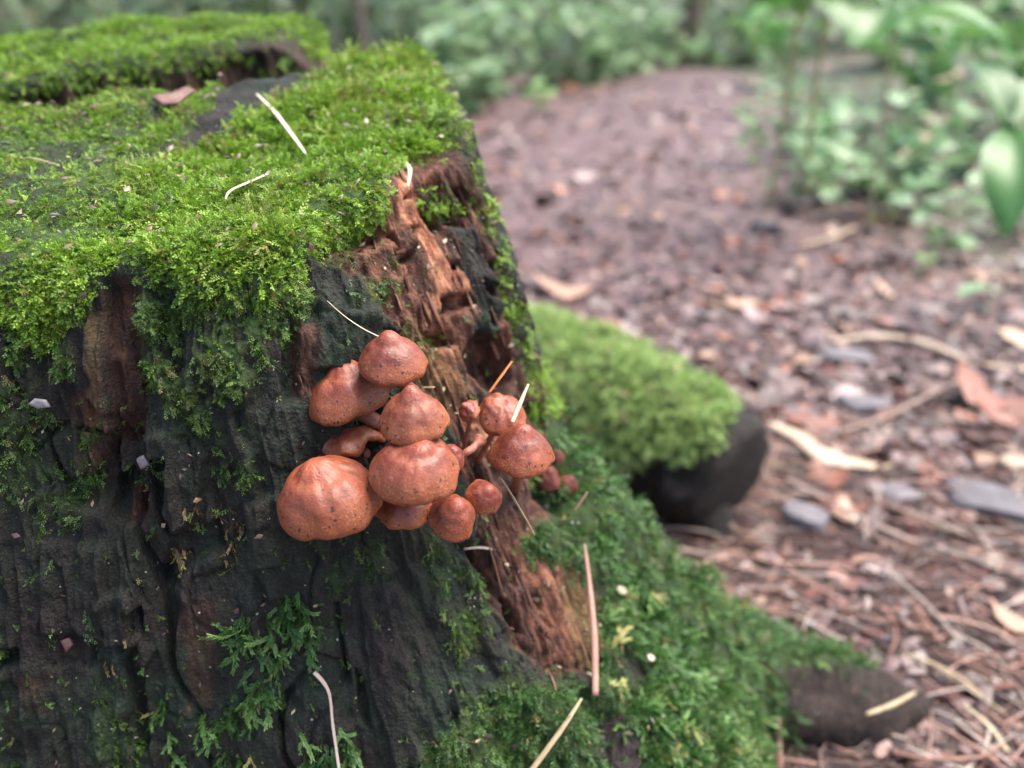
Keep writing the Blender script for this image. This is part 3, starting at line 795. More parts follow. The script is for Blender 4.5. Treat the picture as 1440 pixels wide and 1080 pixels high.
# =================================================================== MOSSY LOG beside the path
lp = smooth_path([(-.12, .92, Z(-.350)), (.01, .770, Z(-.340)), (.085, .668, Z(-.328)), (.13, .605, Z(-.330)), (.160, .566, Z(-.338)), (.172, .552, Z(-.342))], 70)
lr = np.interp(np.linspace(0, 1, 70), [0, .5, .80, .92, .97, 1], [.052, .056, .052, .044, .032, .010])
lme = tube_mesh('trunk', lp, lr, 96, 0.36, 9)
lv = np.array([v.co for v in lme.vertices]); lpx, lpy, _ = project(lv)
lm = sstep(-10, 10, poly_sd(lpx, lpy, [(600, 350), (760, 400), (1030, 565), (1030, 600), (990, 645), (920, 640), (870, 668), (820, 660), (760, 640), (600, 600)]) + 14 * fbm(lpx / 30, lpy / 30, None, 121, 3))
lax = np.array([lp[np.argmin(((lp - v) ** 2).sum(1))] for v in lv])
upness = (lv - lax)[:, 2] / (np.linalg.norm(lv - lax, axis=1) + 1e-9)
lm = np.maximum(lm * sstep(-.5, .1, upness), 0.0)
for nme, val in (('film', 0.1), ('red', 0.0), ('pink', 0), ('ochre', 0)): fattr(lme, nme, np.full(len(lv), val))
fattr(lme, 'moss', lm)
log = empty('mossy_log', (.09, .665, 0))
tag(log, 'short dark log with pale green moss lying on the path behind the stump', 'log')
part('trunk', lme, M_wood, log)
kn = tube_mesh('branch_stub', smooth_path([(.12, .60, Z(-.335)), (.135, .575, Z(-.352)), (.15, .555, Z(-.372)), (.155, .55, Z(-.384))], 16), np.linspace(.026, .018, 16), 20, 0.25, 4)
for nme, val in (('film', 0.1), ('red', 0.0), ('pink', 0), ('ochre', 0), ('moss', 0)): fattr(kn, nme, np.full(len(kn.vertices), val))
part('branch_stub', kn, M_wood, log)
BV['log'] = mesh_bvh(lme)

# =================================================================== MOSS (stuff, geometry nodes over shoots)
PROTO = {}
def shoot_mesh(name, mat, length, n_leaf, leaf_l, leaf_w, curve, spread, seed, branches=0, flat=0.5):
    r = random.Random(seed)
    V, F, T = [], [], []
    def stem(p0, d0, ln, n, lw, sc):
        p = np.array(p0, float); d = np.array(d0, float)
        side_ = np.array([1.0, 0, 0])
        for i in range(n):
            f = (i + 1) / n
            d = d + np.array([r.uniform(-.1, .1), curve / n + r.uniform(-.04, .04), r.uniform(-.1, .1)])
            d /= np.linalg.norm(d)
            p = p + d * ln / n
            a = (i % 2) * math.pi + r.uniform(-.9, .9) * (1 - flat) * 2
            s0 = np.cross(d, [0, 1.0, 0.05]); s0 /= np.linalg.norm(s0)
            b0 = np.cross(s0, d)
            out = math.cos(a) * s0 + math.sin(a) * b0
            ld = d * math.cos(spread) + out * math.sin(spread)
            wd = np.cross(ld, b0 if abs(math.cos(a)) > .5 else s0); wd /= np.linalg.norm(wd) + 1e-9
            nn = np.cross(ld, wd)
            L = leaf_l * sc * (1 - .35 * f) * r.uniform(.8, 1.2); W = lw * sc * (1 - .3 * f)
            k0 = len(V)
            V.extend([p, p + ld * L * .45 + wd * W, p + ld * L + nn * L * .12, p + ld * L * .45 - wd * W])
            F.append((k0, k0 + 1, k0 + 2, k0 + 3))
            t0 = .2 + .8 * f
            T.extend([t0 * .35, t0 * .75, t0, t0 * .75])
            if branches and i in bi and sc == 1:
                stem(p, d * .55 + out * .85, ln * .45, max(4, n // 2), lw, .8)
    bi = [int(n_leaf * (k + 1) / (branches + 1.5)) for k in range(branches)]
    stem((0, 0, 0), (0, 0, 1), length, n_leaf, leaf_w, 1)
    me = mesh_from(name, V, F, smooth=False)
    fattr(me, 'tip', T)
    me.materials.append(mat)
    return me
def proto(key, mat, specs):
    c = bpy.data.collections.new(key)
    for i, s in enumerate(specs):
        o = bpy.data.objects.new('%s_shoot_%02d' % (key, i), shoot_mesh(key, mat, *s, seed=100 + i * 7))
        c.objects.link(o)
    PROTO[key] = c
E = 0.001
def specs_feather(sc, n=6):
    return [((6.5 + i % 3) * E * sc, 14, 1.75 * E * sc, .42 * E * sc, .5 + .15 * i, .75) for i in range(n)]
def add_proto(key, mat, base, branches, flat, n=6):
    c = bpy.data.collections.new(key)
    for i in range(n):
        L, nl, ll, lw, cu, sp = base
        o = bpy.data.objects.new('%s_shoot_%02d' % (key, i), shoot_mesh(key, mat, L * (0.85 + 0.06 * i), nl, ll, lw, cu * (0.6 + 0.16 * i), sp, 100 + i * 7, branches, flat))
        c.objects.link(o)
    PROTO[key] = c
add_proto('bright', M_moss, (6.5 * E, 13, 1.7 * E, .40 * E, .8, .72), 1, .55)
add_proto('deep', M_moss_dark, (7.0 * E, 13, 1.6 * E, .38 * E, .9, .72), 1, .5)
add_proto('drape', M_drape, (6.5 * E, 13, 1.6 * E, .38 * E, .9, .72), 1, .5)
add_proto('pale', M_moss_pale, (10.0 * E, 13, 2.8 * E, .75 * E, .9, .75), 1, .5)
add_proto('strand', M_strand, (9.5 * E, 20, 1.7 * E, .36 * E, .7, .6), 1, .6)
add_proto('frond', M_frond, (12 * E, 26, 2.7 * E, .50 * E, 1.0, .50), 2, .55)
add_proto('dry', M_dry, (9 * E, 12, 2.8 * E, .55 * E, 1.1, .5), 0, .5)

def gn_group():
    g = bpy.data.node_groups.new('moss_scatter', 'GeometryNodeTree')
    g.interface.new_socket('Geometry', in_out='INPUT', socket_type='NodeSocketGeometry')
    g.interface.new_socket('Shoots', in_out='INPUT', socket_type='NodeSocketCollection')
    g.interface.new_socket('Geometry', in_out='OUTPUT', socket_type='NodeSocketGeometry')
    n = g.nodes; l = g.links.new
    gi = n.new('NodeGroupInput'); go = n.new('NodeGroupOutput')
    ci = n.new('GeometryNodeCollectionInfo')
    ci.inputs['Separate Children'].default_value = True; ci.inputs['Reset Children'].default_value = True
    ip = n.new('GeometryNodeInstanceOnPoints'); ip.inputs['Pick Instance'].default_value = True
    def na(name, typ):
        x = n.new('GeometryNodeInputNamedAttribute'); x.data_type = typ; x.inputs['Name'].default_value = name
        return x.outputs[0]
    l(gi.outputs[0], ip.inputs['Points']); l(gi.outputs[1], ci.inputs['Collection'])
    l(ci.outputs[0], ip.inputs['Instance'])
    l(na('idx', 'INT'), ip.inputs['Instance Index'])
    e2r = n.new('FunctionNodeEulerToRotation')
    l(na('rot', 'FLOAT_VECTOR'), e2r.inputs[0]); l(e2r.outputs[0], ip.inputs['Rotation'])
    l(na('scl', 'FLOAT'), ip.inputs['Scale'])
    l(ip.outputs[0], go.inputs[0])
    return g
GN = gn_group()
def euler_from(Rm):
    """XYZ euler angles of (n,3,3) matrices"""
    sy = np.clip(-Rm[:, 2, 0], -1, 1)
    y = np.arcsin(sy)
    x = np.arctan2(Rm[:, 2, 1], Rm[:, 2, 2])
    z = np.arctan2(Rm[:, 1, 0], Rm[:, 0, 0])
    return np.column_stack([x, y, z])
def scatter_points(me, dens, count, seed):
    r = np.random.default_rng(seed)
    me.calc_loop_triangles()
    T = np.empty(len(me.loop_triangles) * 3, np.int32); me.loop_triangles.foreach_get('vertices', T); T = T.reshape(-1, 3)
    Vc = np.empty(len(me.vertices) * 3, np.float32); me.vertices.foreach_get('co', Vc); Vc = Vc.reshape(-1, 3).astype(float)
    a, b, c = Vc[T[:, 0]], Vc[T[:, 1]], Vc[T[:, 2]]
    cr = np.cross(b - a, c - a); ar = np.linalg.norm(cr, axis=1)
    w = ar * dens[T].mean(1)
    w /= w.sum()
    t = r.choice(len(T), count, p=w)
    u, v = r.random(count), r.random(count); m = u + v > 1; u[m] = 1 - u[m]; v[m] = 1 - v[m]
    P = a[t] + (b[t] - a[t]) * u[:, None] + (c[t] - a[t]) * v[:, None]
    vn_ = np.zeros_like(Vc)
    for k_ in range(3): np.add.at(vn_, T[:, k_], cr)
    vn_ /= np.linalg.norm(vn_, axis=1, keepdims=True) + 1e-15
    nrm = vn_[T[t]].mean(1); nrm /= np.linalg.norm(nrm, axis=1, keepdims=True) + 1e-12
    return P, nrm
def moss_object(name, label, key, P, nrm, scale=(0.7, 1.3), out=0.9, rand=0.7, droop=0.45, seed=0, sink=0.0008, group=None, cat='moss', dirv=None):
    r = np.random.default_rng(seed)
    n = len(P)
    tz = np.array([0, 0, -1.0])
    clump = np.stack([vn(P[:, 0] * 90, P[:, 1] * 90, P[:, 2] * 90, 200 + q) for q in range(3)], 1)
    vert = 1 - np.clip(nrm[:, 2], 0, 1)
    nz_ = np.clip(nrm[:, 2], 0, 1)
    d = nrm * (out * (0.55 + 0.45 * nz_))[:, None] + r.normal(size=(n, 3)) * rand * 0.5 + clump * rand * 0.8 + tz * (droop * (0.25 + vert))[:, None]
    if dirv is not None: d = d + np.array(dirv)
    d /= np.linalg.norm(d, axis=1, keepdims=True)
    # curl direction (+y of the shoot) leans to gravity
    yv = tz * 0.8 + r.normal(size=(n, 3)) * 0.6
    yv = yv - d * np.einsum('ij,ij->i', yv, d)[:, None]; yv /= np.linalg.norm(yv, axis=1, keepdims=True)
    xv = np.cross(yv, d)
    Rm = np.stack([xv, yv, d], 2)
    me = bpy.data.meshes.new(name)
    Q = P - nrm * sink
    me.vertices.add(n); me.vertices.foreach_set('co', Q.astype(np.float32).ravel())
    a = me.attributes.new('rot', 'FLOAT_VECTOR', 'POINT'); a.data.foreach_set('vector', euler_from(Rm).astype(np.float32).ravel())
    qx_, qy_, _ = project(P)
    fattr(me, 'scl', r.uniform(*scale, n) * np.where((qx_ + qy_ * 1.1 < 480) & (name == 'moss'), .62, 1.0))
    a = me.attributes.new('idx', 'INT', 'POINT'); a.data.foreach_set('value', r.integers(0, len(PROTO[key].objects), n).astype(np.int32))
    o = link(name, me)
    md = o.modifiers.new('scatter', 'NODES'); md.node_group = GN
    for it in GN.interface.items_tree:
        if it.in_out == 'INPUT' and it.name == 'Shoots': md[it.identifier] = PROTO[key]
    tag(o, label, cat, group, 'stuff')
    return o
MV = np.append(MOSS, 0)
zsel = lambda a: np.append(a, 0)
P_, n_ = scatter_points(bme, zsel(np.clip(d_main, 0, 1) ** 1.2 * (0.45 + 0.55 * sstep(-.35, .1, fbm(P0[:, 0] * 60, P0[:, 1] * 60, P0[:, 2] * 60, 141, 3))) + 0.5 * d_edge), 36000, 1)
moss_object('moss', 'bright green feathery moss carpeting the top of the stump', 'bright', P_, n_, (0.42, 1.05), 0.6, 0.9, 0.55, 1)
Pq, nq = scatter_points(bme, zsel(np.clip(d_main, 0, 1) * sstep(0, .5, fbm(P0[:, 0] * 45, P0[:, 1] * 45, P0[:, 2] * 45, 151, 2)) * (TOP > .5)), 1500, 45)
moss_object('moss', 'dry brownish sprigs dotted through the bright moss of the stump top', 'dry', Pq, nq, (0.35, 0.75), 0.6, 1.0, 0.2, 45)
Pq, nq = scatter_points(bme, zsel(np.clip(d_main, 0, 1) * sstep(0, .5, fbm(P0[:, 0] * 38, P0[:, 1] * 38, P0[:, 2] * 38, 152, 2))), 1500, 46)
moss_object('moss', 'longer yellow green moss strands creeping over the bright carpet', 'strand', Pq, nq, (0.6, 1.2), 0.55, 1.0, 0.3, 46)
def crumbs(name, label, P, Nl, size, seed):
    r = np.random.default_rng(seed); V, F, C = [], [], []
    for p, n in zip(P, Nl):
        p = p + n * r.uniform(.002, .0055)
        L = r.uniform(*size); e = r.normal(size=3); e -= n * (e @ n) * .8; e /= np.linalg.norm(e); t_ = np.cross(n, e); b = len(V); w = L * r.uniform(.25, .7)
        up_ = n * L * r.uniform(-.15, .3)
        V += [p - e * L * .5, p - e * L * .1 + t_ * w * .5 + up_, p + e * L * .5, p - e * L * .05 - t_ * w * .5, p + n * L * .18]
        F += [(b, b + 1, b + 4), (b + 1, b + 2, b + 4), (b + 2, b + 3, b + 4), (b + 3, b, b + 4)]
        C += [np.array([(.10, .055, .04), (.20, .13, .08), (.05, .03, .025), (.34, .27, .17)][r.integers(0, 4)]) * r.uniform(.7, 1.3)] * 5
    me = mesh_from(name, V, np.array(F), smooth=False); cattr(me, 'tint', C)
    return tag(link(name, me, M_litter), label, 'debris', kind='stuff')
Pq, nq = scatter_points(bme, zsel(np.clip(d_main, 0, 1) + .6 * d_root), 420, 47)
crumbs('moss_debris', 'tiny brown crumbs of bark and leaf caught in the moss', Pq, nq, (.0012, .0042), 5)
Pq, nq = scatter_points(bme, zsel(vis * (side > .5) * (1 - np.clip(MOSS, 0, 1)) * (0.3 + m_strip)), 900, 48)
crumbs('wood_crumbs', 'crumbs of rotten wood lodged on the face of the stump', Pq - nq * .0035, nq, (.0010, .0036), 6)
df = np.clip(d_front * sstep(-0.25, 0.25, fbm(px / 22, py / 22, None, 43, 3)), 0, 1)
P_, n_ = scatter_points(bme, zsel(df + 0.012 * vis * (side > .5)), 9500, 2)
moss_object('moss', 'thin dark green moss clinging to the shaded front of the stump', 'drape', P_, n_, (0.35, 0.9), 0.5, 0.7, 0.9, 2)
P_, n_ = scatter_points(bme, zsel(d_root), 12000, 3)
rv_d = np.asarray(rm)
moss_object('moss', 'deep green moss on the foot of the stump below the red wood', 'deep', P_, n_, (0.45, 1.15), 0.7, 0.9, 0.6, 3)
P_, n_ = scatter_points(bme, zsel(d_root * sstep(800, 900, px)), 2300, 33)
Pq, nq = scatter_points(rtm, rm, 1500, 4)
moss_object('moss', 'long green moss fronds trailing over the side root', 'frond', np.vstack([P_, Pq]), np.vstack([n_, nq]), (0.6, 1.25), 0.65, 1.0, 0.6, 4)
Pq, nq = scatter_points(rtm, rm, 4500, 44)
moss_object('moss', 'short green moss coating the side root under the long fronds', 'deep', Pq, nq, (0.9, 1.7), 0.7, 0.8, 0.4, 44)
P_, n_ = scatter_points(lme, lm, 10000, 5)
moss_object('moss', 'pale green moss covering the top of the short log', 'pale', P_, n_, (0.6, 1.15), 0.8, 0.8, 0.35, 5)
P_, n_ = scatter_points(rme, np.append(mossr, 0), 11000, 6)
moss_object('moss', 'yellowish green moss on the raised rear half of the stump', 'bright', P_, n_, (0.7, 1.5), 0.8, 0.8, 0.4, 6)

# separate frond tufts and dried tufts low on the face
def tuft(pts, key, label, count, spread, scale, seed, out=0.6, droop=0.9, rand=0.8, cat='moss'):
    r = random.Random(seed); P, Nl = [], []
    for i in range(count):
        a, b = r.choice(pts)
        h, n = hit(a + r.gauss(0, spread), b + r.gauss(0, spread))
        P.append(h); Nl.append(n)
    return moss_object('moss_tuft', label, key, np.array(P), np.array(Nl), scale, out, rand, droop, seed, 0.0005, None, cat)
tuft([(345, 872), (375, 860), (400, 850), (420, 868), (440, 880), (395, 885), (430, 860), (360, 890), (410, 835)], 'frond', 'tuft of broad green moss fronds below the mushroom cluster', 90, 8, (0.6, 1.15), 21)
tuft([(380, 920), (375, 945), (360, 965), (350, 990), (335, 1000), (345, 1030), (320, 1050), (330, 1075), (300, 1010), (310, 1085)], 'frond', 'long trail of green moss fronds hanging to the foot of the stump', 140, 9, (0.5, 1.05), 22)
tuft([(234, 985), (240, 1000), (236, 1030), (240, 1060), (245, 1080)], 'frond', 'narrow green moss tuft beside a brown streak of wood', 34, 4, (0.4, 0.8), 23)
tuft([(430, 1065), (460, 1050), (490, 1045), (450, 1080)], 'frond', 'low green moss tuft beside the hanging brown twig', 44, 10, (0.5, 0.95), 24)
tuft([(262, 712), (280, 710), (296, 712), (312, 708), (340, 728)], 'dry', 'row of dry yellow moss leaves over a hollow in the wood', 22, 4, (0.5, 0.9), 25, 0.4, 1.5, 0.3)
tuft([(245, 780), (262, 775), (275, 782), (250, 770)], 'dry', 'brown and yellow dried moss tuft under the hollow', 18, 4, (0.45, 0.85), 26, 0.4, 1.5, 0.4)
tuft([(325, 740), (322, 755), (330, 765), (318, 780)], 'dry', 'thin trail of brown dried moss beside a grey slab', 18, 4, (0.3, 0.6), 27, 0.4, 1.2, 0.5)
tuft([(138, 912), (148, 925), (158, 935), (165, 945)], 'dry', 'short slanting tuft of straw coloured dried moss', 14, 2.5, (0.35, 0.7), 28, 0.4, 1.0, 0.5)
tuft([(70, 820), (74, 830), (72, 840), (180, 885), (176, 895)], 'dry', 'tiny brown dried moss tufts on the dark face', 12, 2.5, (0.25, 0.55), 29, 0.4, 1.2, 0.5)

# =================================================================== MUSHROOMS
def mushroom(label, bx, by, w, t, ax, hr=0.5, umbo=0.12, lobe=0.06, wave=0.10, seed=0, squash=1.0, base=None, mat=None, stem_r=0.17, lump=0.05, group=None, dome=1.75):
    mat = mat or M_cap
    if t is None: t = float((hit(bx, by)[0] - CAM) @ FWD) - 0.007
    R = w / 2 / FPX * t
    A = RIGHT * ax[0] + UP * ax[1] - FWD * ax[2]; A = A / np.linalg.norm(A)
    X = np.cross(FWD, A); X = -X / np.linalg.norm(X)
    X = X if X @ RIGHT > 0 else -X
    Y = np.cross(A, X)
    c = at(bx, by, t) - A * (hr * R * 0.75)
    ns, nrg = 72, 34
    th = np.linspace(0, 2 * math.pi, ns, endpoint=False)
    lob = 1 + lobe * fbm(np.cos(th) * 1.6 + seed, np.sin(th) * 1.6, None, seed, 2) * 1.6
    wav = wave * fbm(np.cos(th) * 1.5 + 9 + seed, np.sin(th) * 1.5, None, seed + 3, 2) * 1.5
    rq = random.Random(seed); offx, offy = rq.uniform(-.22, .22), rq.uniform(-.15, .15)
    lob = lob + .014 * vn(th * 9 / 3.1416 * 2, th * 0 + seed, None, seed + 1) 
    wav = wav + .022 * vn(th * 7 / 3.1416 * 2, th * 0 + seed, None, seed + 2)
    def row(r, z, wgt):
        rr_ = r * (1 + (lob - 1) * wgt)
        zz_ = z + wav * wgt ** 2
        sh_ = (1 - wgt) ** 1.5
        return c + R * sh_ * (offx * X + offy * Y) + R * (np.outer(rr_ * np.cos(th), X) + squash * np.outer(rr_ * np.sin(th), Y) + np.outer(zz_, A))
    prof = []
    for s in np.linspace(0.0, 1.0, nrg):
        s2 = math.sin(s * math.pi / 2)
        z = 2 * hr * (1 - s2 ** dome) ** (0.80 if dome < 2 else 0.72) * 0.95 + 2 * umbo * math.exp(-(s2 / 0.31) ** 2.2) - 0.05 * math.exp(-((s2 - .42) / .12) ** 2)
        prof.append((max(s2, 0.004), z, s2))
    prof += [(1.0, -0.05, 1), (0.985, -0.10, 1), (0.95, -0.145, 1), (0.90, -0.155, 1), (0.85, -0.13, 1)]
    V = np.vstack([row(*p) for p in prof])
    ro = np.repeat([p[2] for p in prof], ns)
    dirs = V - (c + A * hr * R * 0.3); dirs /= np.linalg.norm(dirs, axis=1, keepdims=True)
    f = 1.3 / R
    V = V + dirs * (R * lump * fbm(V[:, 0] * f + seed, V[:, 1] * f, V[:, 2] * f, seed + 6, 3))[:, None]
    wr = fbm(np.tile(np.cos(th) * 4 + seed, len(prof)), np.tile(np.sin(th) * 4, len(prof)), ro * 1.5, seed + 8, 2)
    V = V + dirs * (R * 0.022 * wr * np.clip(ro * (1.15 - ro) * 3.4, 0, 1))[:, None]
    f = 7.0 / R
    V = V + dirs * (R * 0.008 * (1.4 - ro) * fbm(V[:, 0] * f, V[:, 1] * f, V[:, 2] * f, seed + 7, 2))[:, None]
    F = [tuple(q) for q in grid_quads(len(prof), ns)]
    F.append(tuple(range(ns)))
    me = mesh_from('cap', V, F)
    fattr(me, 'rim', sstep(0.72, 1.0, ro)); fattr(me, 'top', 1 - sstep(0.05, 0.5, ro))
    # gills
    gp = [(0.86, -0.125), (0.7, -0.02), (0.5, 0.06), (0.3, 0.10), (0.14, 0.12)]
    ng = 96
    tg = np.linspace(0, 2 * math.pi, ng, endpoint=False)
    lg = np.interp(tg, np.append(th, 2 * math.pi), np.append(lob, lob[0])); wg = np.interp(tg, np.append(th, 2 * math.pi), np.append(wav, wav[0]))
    rows = []
    for i, (r, z) in enumerate(gp):
        ridge = np.where(np.arange(ng) % 2 == 0, -0.03, 0.03) * (1 if 0 < i < 4 else 0.2)
        rr_ = r * (1 + (lg - 1)); zz_ = z + ridge + wg * r
        rows.append(c + R * (np.outer(rr_ * np.cos(tg), X) + squash * np.outer(rr_ * np.sin(tg), Y) + np.outer(zz_, A)))
    gme_ = mesh_from('gills', np.vstack(rows), [tuple(q) for q in grid_quads(len(gp), ng)])
    # stem to the wood
    if base is None: base = (bx + 4, by + w * 0.28)
    hb, nb = hit(*base)
    top_p = c + A * R * 0.10
    mid = (top_p + hb) / 2 - A * R * 0.15
    sp = smooth_path([top_p, top_p - A * R * 0.35, mid * .6 + hb * .4, hb - nb * 0.003], 18)
    sme = tube_mesh('stem', sp, np.linspace(R * stem_r, R * stem_r * 1.15, 18), 14, 0.18, seed)
    root_ = empty('mushroom', hb)
    tag(root_, label, 'mushroom', group)
    cap_o = part('cap', me, mat, root_); link('gills', gme_, M_gill, cap_o); part('stem', sme, M_stem, root_)
    return root_
SH = [
 # label, bx, by, w, t, axis(right, up, toward), height, umbo, lobe, wave, seed
 ('smooth orange mushroom with a pointed knob, topmost of the cluster', 552, 496, 100, .262, (.05, .86, .50), .45, 0.08, .05, .06, 1),
 ('rounded brown mushroom tucked under the left edge of the topmost one', 484, 542, 122, .272, (-.20, .84, .50), .45, 0.02, .05, .12, 2),
 ('thin wavy mushroom edge squeezed between two larger caps', 488, 611, 100, .278, (-.25, .90, .32), .30, 0, .06, .22, 3),
 ('knobbed orange mushroom in the middle with one black speck', 581, 579, 101, .254, (-.03, .86, .50), .46, 0.13, .05, .08, 4),
 ('broad lobed mushroom below the middle knobbed one', 583, 646, 126, .252, (.03, .84, .54), .43, 0.03, .10, .16, 5),
 ('largest smooth orange cap, lowest left of the cluster', 459, 686, 148, .256, (-.12, .81, .57), .45, 0.05, .05, .06, 6),
 ('small brown mushroom under the broad lobed cap', 570, 707, 78, .268, (.0, .85, .50), .46, 0, .08, .10, 7),
 ('barrel shaped brown mushroom dotted with dirt, hanging lowest', 638, 721, 70, .264, (.22, .60, .70), .62, 0, .06, .10, 8),
 ('small pinkish mushroom beside the barrel shaped one', 683, 695, 54, .272, (.35, .55, .72), .50, 0.04, .10, .16, 9),
 ('small half hidden mushroom behind the broad lobed cap', 636, 639, 46, .270, (.35, .70, .55), .55, 0, .10, .10, 10),
 ('smooth conical orange mushroom standing apart on the red wood', 734, 625, 92, .280, (.06, .86, .50), .55, 0.03, .06, .05, 11),
 ('crumpled reddish mushroom with a dented top behind the conical one', 706, 576, 70, .292, (.10, .66, .72), .45, -0.1, .10, .14, 12),
 ('tiny knob shaped mushroom joined to the crumpled one', 658, 574, 34, .290, (-.45, .60, .60), .55, 0.06, .16, .10, 13),
]
BASE = {2: (520, 640), 3: (540, 640), 4: (600, 640), 5: (600, 700), 6: (520, 720), 0: (590, 560), 1: (540, 600), 7: (625, 690), 8: (670, 680), 9: (640, 660), 10: (725, 690), 11: (668, 655), 12: (650, 640)}
for i, s in enumerate(SH):
    mushroom(s[0], *s[1:5], s[5], s[6], s[7], s[8], s[9], s[10] * 3, base=BASE[i], lump=0.08 if i not in (11, 12) else 0.20, stem_r=0.17 if i != 11 else .13, dome={0: 2.0, 1: 2.2, 2: 2.0, 3: 2.1, 4: 2.4, 5: 2.4, 10: 1.8}.get(i, 1.9))
mushroom('dark red withered mushroom in the shade beside the conical cap', 772, 668, 40, None, (.2, .6, .7), .6, 0, .12, .1, 51, base=(765, 690), mat=M_capdark, lump=.12)
mushroom('withered reddish mushroom peeping out above the moss tongue', 800, 678, 32, None, (.3, .7, .6), .6, 0, .12, .1, 54, base=(795, 695), mat=M_capdark, lump=.12)
mushroom('tiny dark red mushroom by the tip of the conical cap', 786, 640, 22, None, (.4, .6, .6), .5, 0, .12, .1, 57, base=(782, 645), mat=M_capdark, lump=.12)
# a broken stem and shrivelled thread beside the cluster
h1, _ = hit(640, 655); h2 = at(668, 628, .283)
o = link('broken_mushroom', tube_mesh('broken_mushroom', smooth_path([h1, at(652, 640, .280), h2, at(676, 618, .285)], 20), np.interp(np.linspace(0, 1, 20), [0, .7, 1], [.0013, .0014, .0024]), 10, .35, 3), M_stem)
tag(o, 'broken pinkish stem without a cap beside the mushroom cluster', 'mushroom')

# =================================================================== NEEDLES, TWIGS AND CRUMBS ON THE STUMP
def strand(name, label, cat, pts, wpx, lift, mat, flat=0.4, depth=None, noise=0.14, group=None):
    W = []
    for i, q in enumerate(pts):
        if depth is not None:
            d = depth if np.isscalar(depth) else depth[i]
            W.append(at(q[0], q[1], d))
        else:
            h, n = hit(q[0], q[1])
            lf = lift if np.isscalar(lift) else lift[i]
            W.append(h + n * lf)
    W = np.array(W)
    if depth is None and len(pts) > 2:
        dd = (W - CAM) @ FWD
        fit = np.polyval(np.polyfit(np.arange(len(dd)), dd, 1), np.arange(len(dd)))
        W = np.array([at(q[0], q[1], f_) for q, f_ in zip(pts, fit)])
    dm = ((W - CAM) @ FWD).mean()
    P = smooth_path(W, 22)
    w = np.interp(np.linspace(0, 1, 22), np.linspace(0, 1, len(wpx)), wpx) / 2 / FPX * dm
    o = link(name, tube_mesh(name, P, w, 8, noise, 3, flat), mat)
    return tag(o, label, cat, group)
strand('pine_needle', 'long pale dry needle lying flat on the bright moss', 'needle', [(361, 132), (385, 156), (406, 183), (430, 216)], [3, 6, 7, 6, 3], .022, M_white)
strand('pine_needle', 'short bent straw coloured needle on the bright moss', 'needle', [(378, 244), (350, 256), (324, 268), (317, 280)], [5, 6, 5, 2], .020, M_white)
strand('pine_needle', 'thin white curved needle touching the topmost mushroom', 'needle', [(460, 423), (485, 445), (512, 463), (545, 479)], [2, 3.5, 4, 4], [.005, .006, .008, .012], M_white)
strand('twig', 'thin brown curved twig on dark mossy wood near the stump edge', 'twig', [(-20, 208), (20, 224), (45, 222), (84, 233)], [3, 4, 4, 2], .004, M_straw, noise=.2)
strand('pine_needle', 'orange needle sticking up behind the crumpled mushroom', 'needle', [(688, 552), (704, 530), (720, 508)], [3, 4, 2.5], 0, M_orange, depth=[.300, .302, .306])
strand('pine_needle', 'broad straw needle leaning on the conical mushroom', 'needle', [(720, 594), (731, 568), (743, 540)], [6, 7, 3], 0, M_straw, depth=[.268, .272, .276], flat=.4)
strand('pine_needle', 'straw needle pointing down from under the conical mushroom', 'needle', [(704, 672), (722, 700), (752, 752)], [5, 6, 3], 0, M_straw, depth=[.278, .284, .292], flat=.5)
strand('pine_needle', 'long russet needle hanging down over the mossy foot of the stump', 'needle', [(822, 765), (830, 830), (836, 900), (837, 978)], [3, 8, 10, 9], .011, M_redneedle, flat=.5)
strand('pine_needle', 'pale grass blade slanting across the dark moss at the foot', 'needle', [(818, 982), (790, 1025), (735, 1100)], [4, 8, 9], .013, M_straw, flat=.35)
strand('pine_needle', 'short brown needle standing in the moss below the withered mushrooms', 'needle', [(808, 718), (818, 704), (826, 692)], [4, 5, 4], 0, M_redneedle, depth=[.315, .315, .315])
strand('twig', 'thin russet twig hanging beside a moss tuft', 'twig', [(442, 945), (462, 972), (468, 1020), (478, 1090)], [8, 6, 6, 6], .006, M_greyneedle, noise=.25)
strand('twig', 'short grey splinter lying across the wood below the barrel mushroom', 'twig', [(652, 772), (675, 770), (696, 773)], [4, 6, 4], .002, M_greyneedle)
strand('twig', 'thin upright splinter under the small pinkish mushroom', 'twig', [(672, 715), (669, 740), (668, 765)], [5, 4, 2], .003, M_greyneedle)
strand('pine_needle', 'tiny pale needle between two mushroom caps', 'needle', [(592, 540), (596, 552)], [4, 5], .004, M_straw)
strand('pine_needle', 'tiny white needle beside the knobbed mushroom', 'needle', [(630, 580), (644, 580)], [3, 3], .003, M_white)
strand('splinter', 'small pale splinter standing out of the red heartwood', 'splinter', [(568, 225), (576, 238), (574, 262)], [4, 7, 2], .004, M_white, flat=.4)
strand('grass_stem', 'thin brown stem rising from the moss over the dark root', 'stem', [(1094, 1010), (1096, 1050), (1098, 1100)], [7, 8, 9], .010, M_redneedle)
def chip(name, label, cat, poly, thick, lift, mat):
    me = slab(poly, thick, lift, mat, nsub=2)
    return tag(link(name, me, mat), label, cat)
chip('bark_chip', 'small pale grey chip stuck to the dark face under the moss', 'chip', [(46, 568), (56, 560), (70, 562), (76, 572), (60, 574)], .0012, .003, M_chip)
chip('bark_chip', 'small square reddish chip on the dark face low down', 'chip', [(88, 900), (100, 895), (105, 905), (95, 916)], .0015, .002, M_barkchip)
chip('bark_chip', 'thin tan flake above the forked crack', 'chip', [(194, 640), (204, 635), (212, 648), (200, 653)], .0012, .003, M_chip)
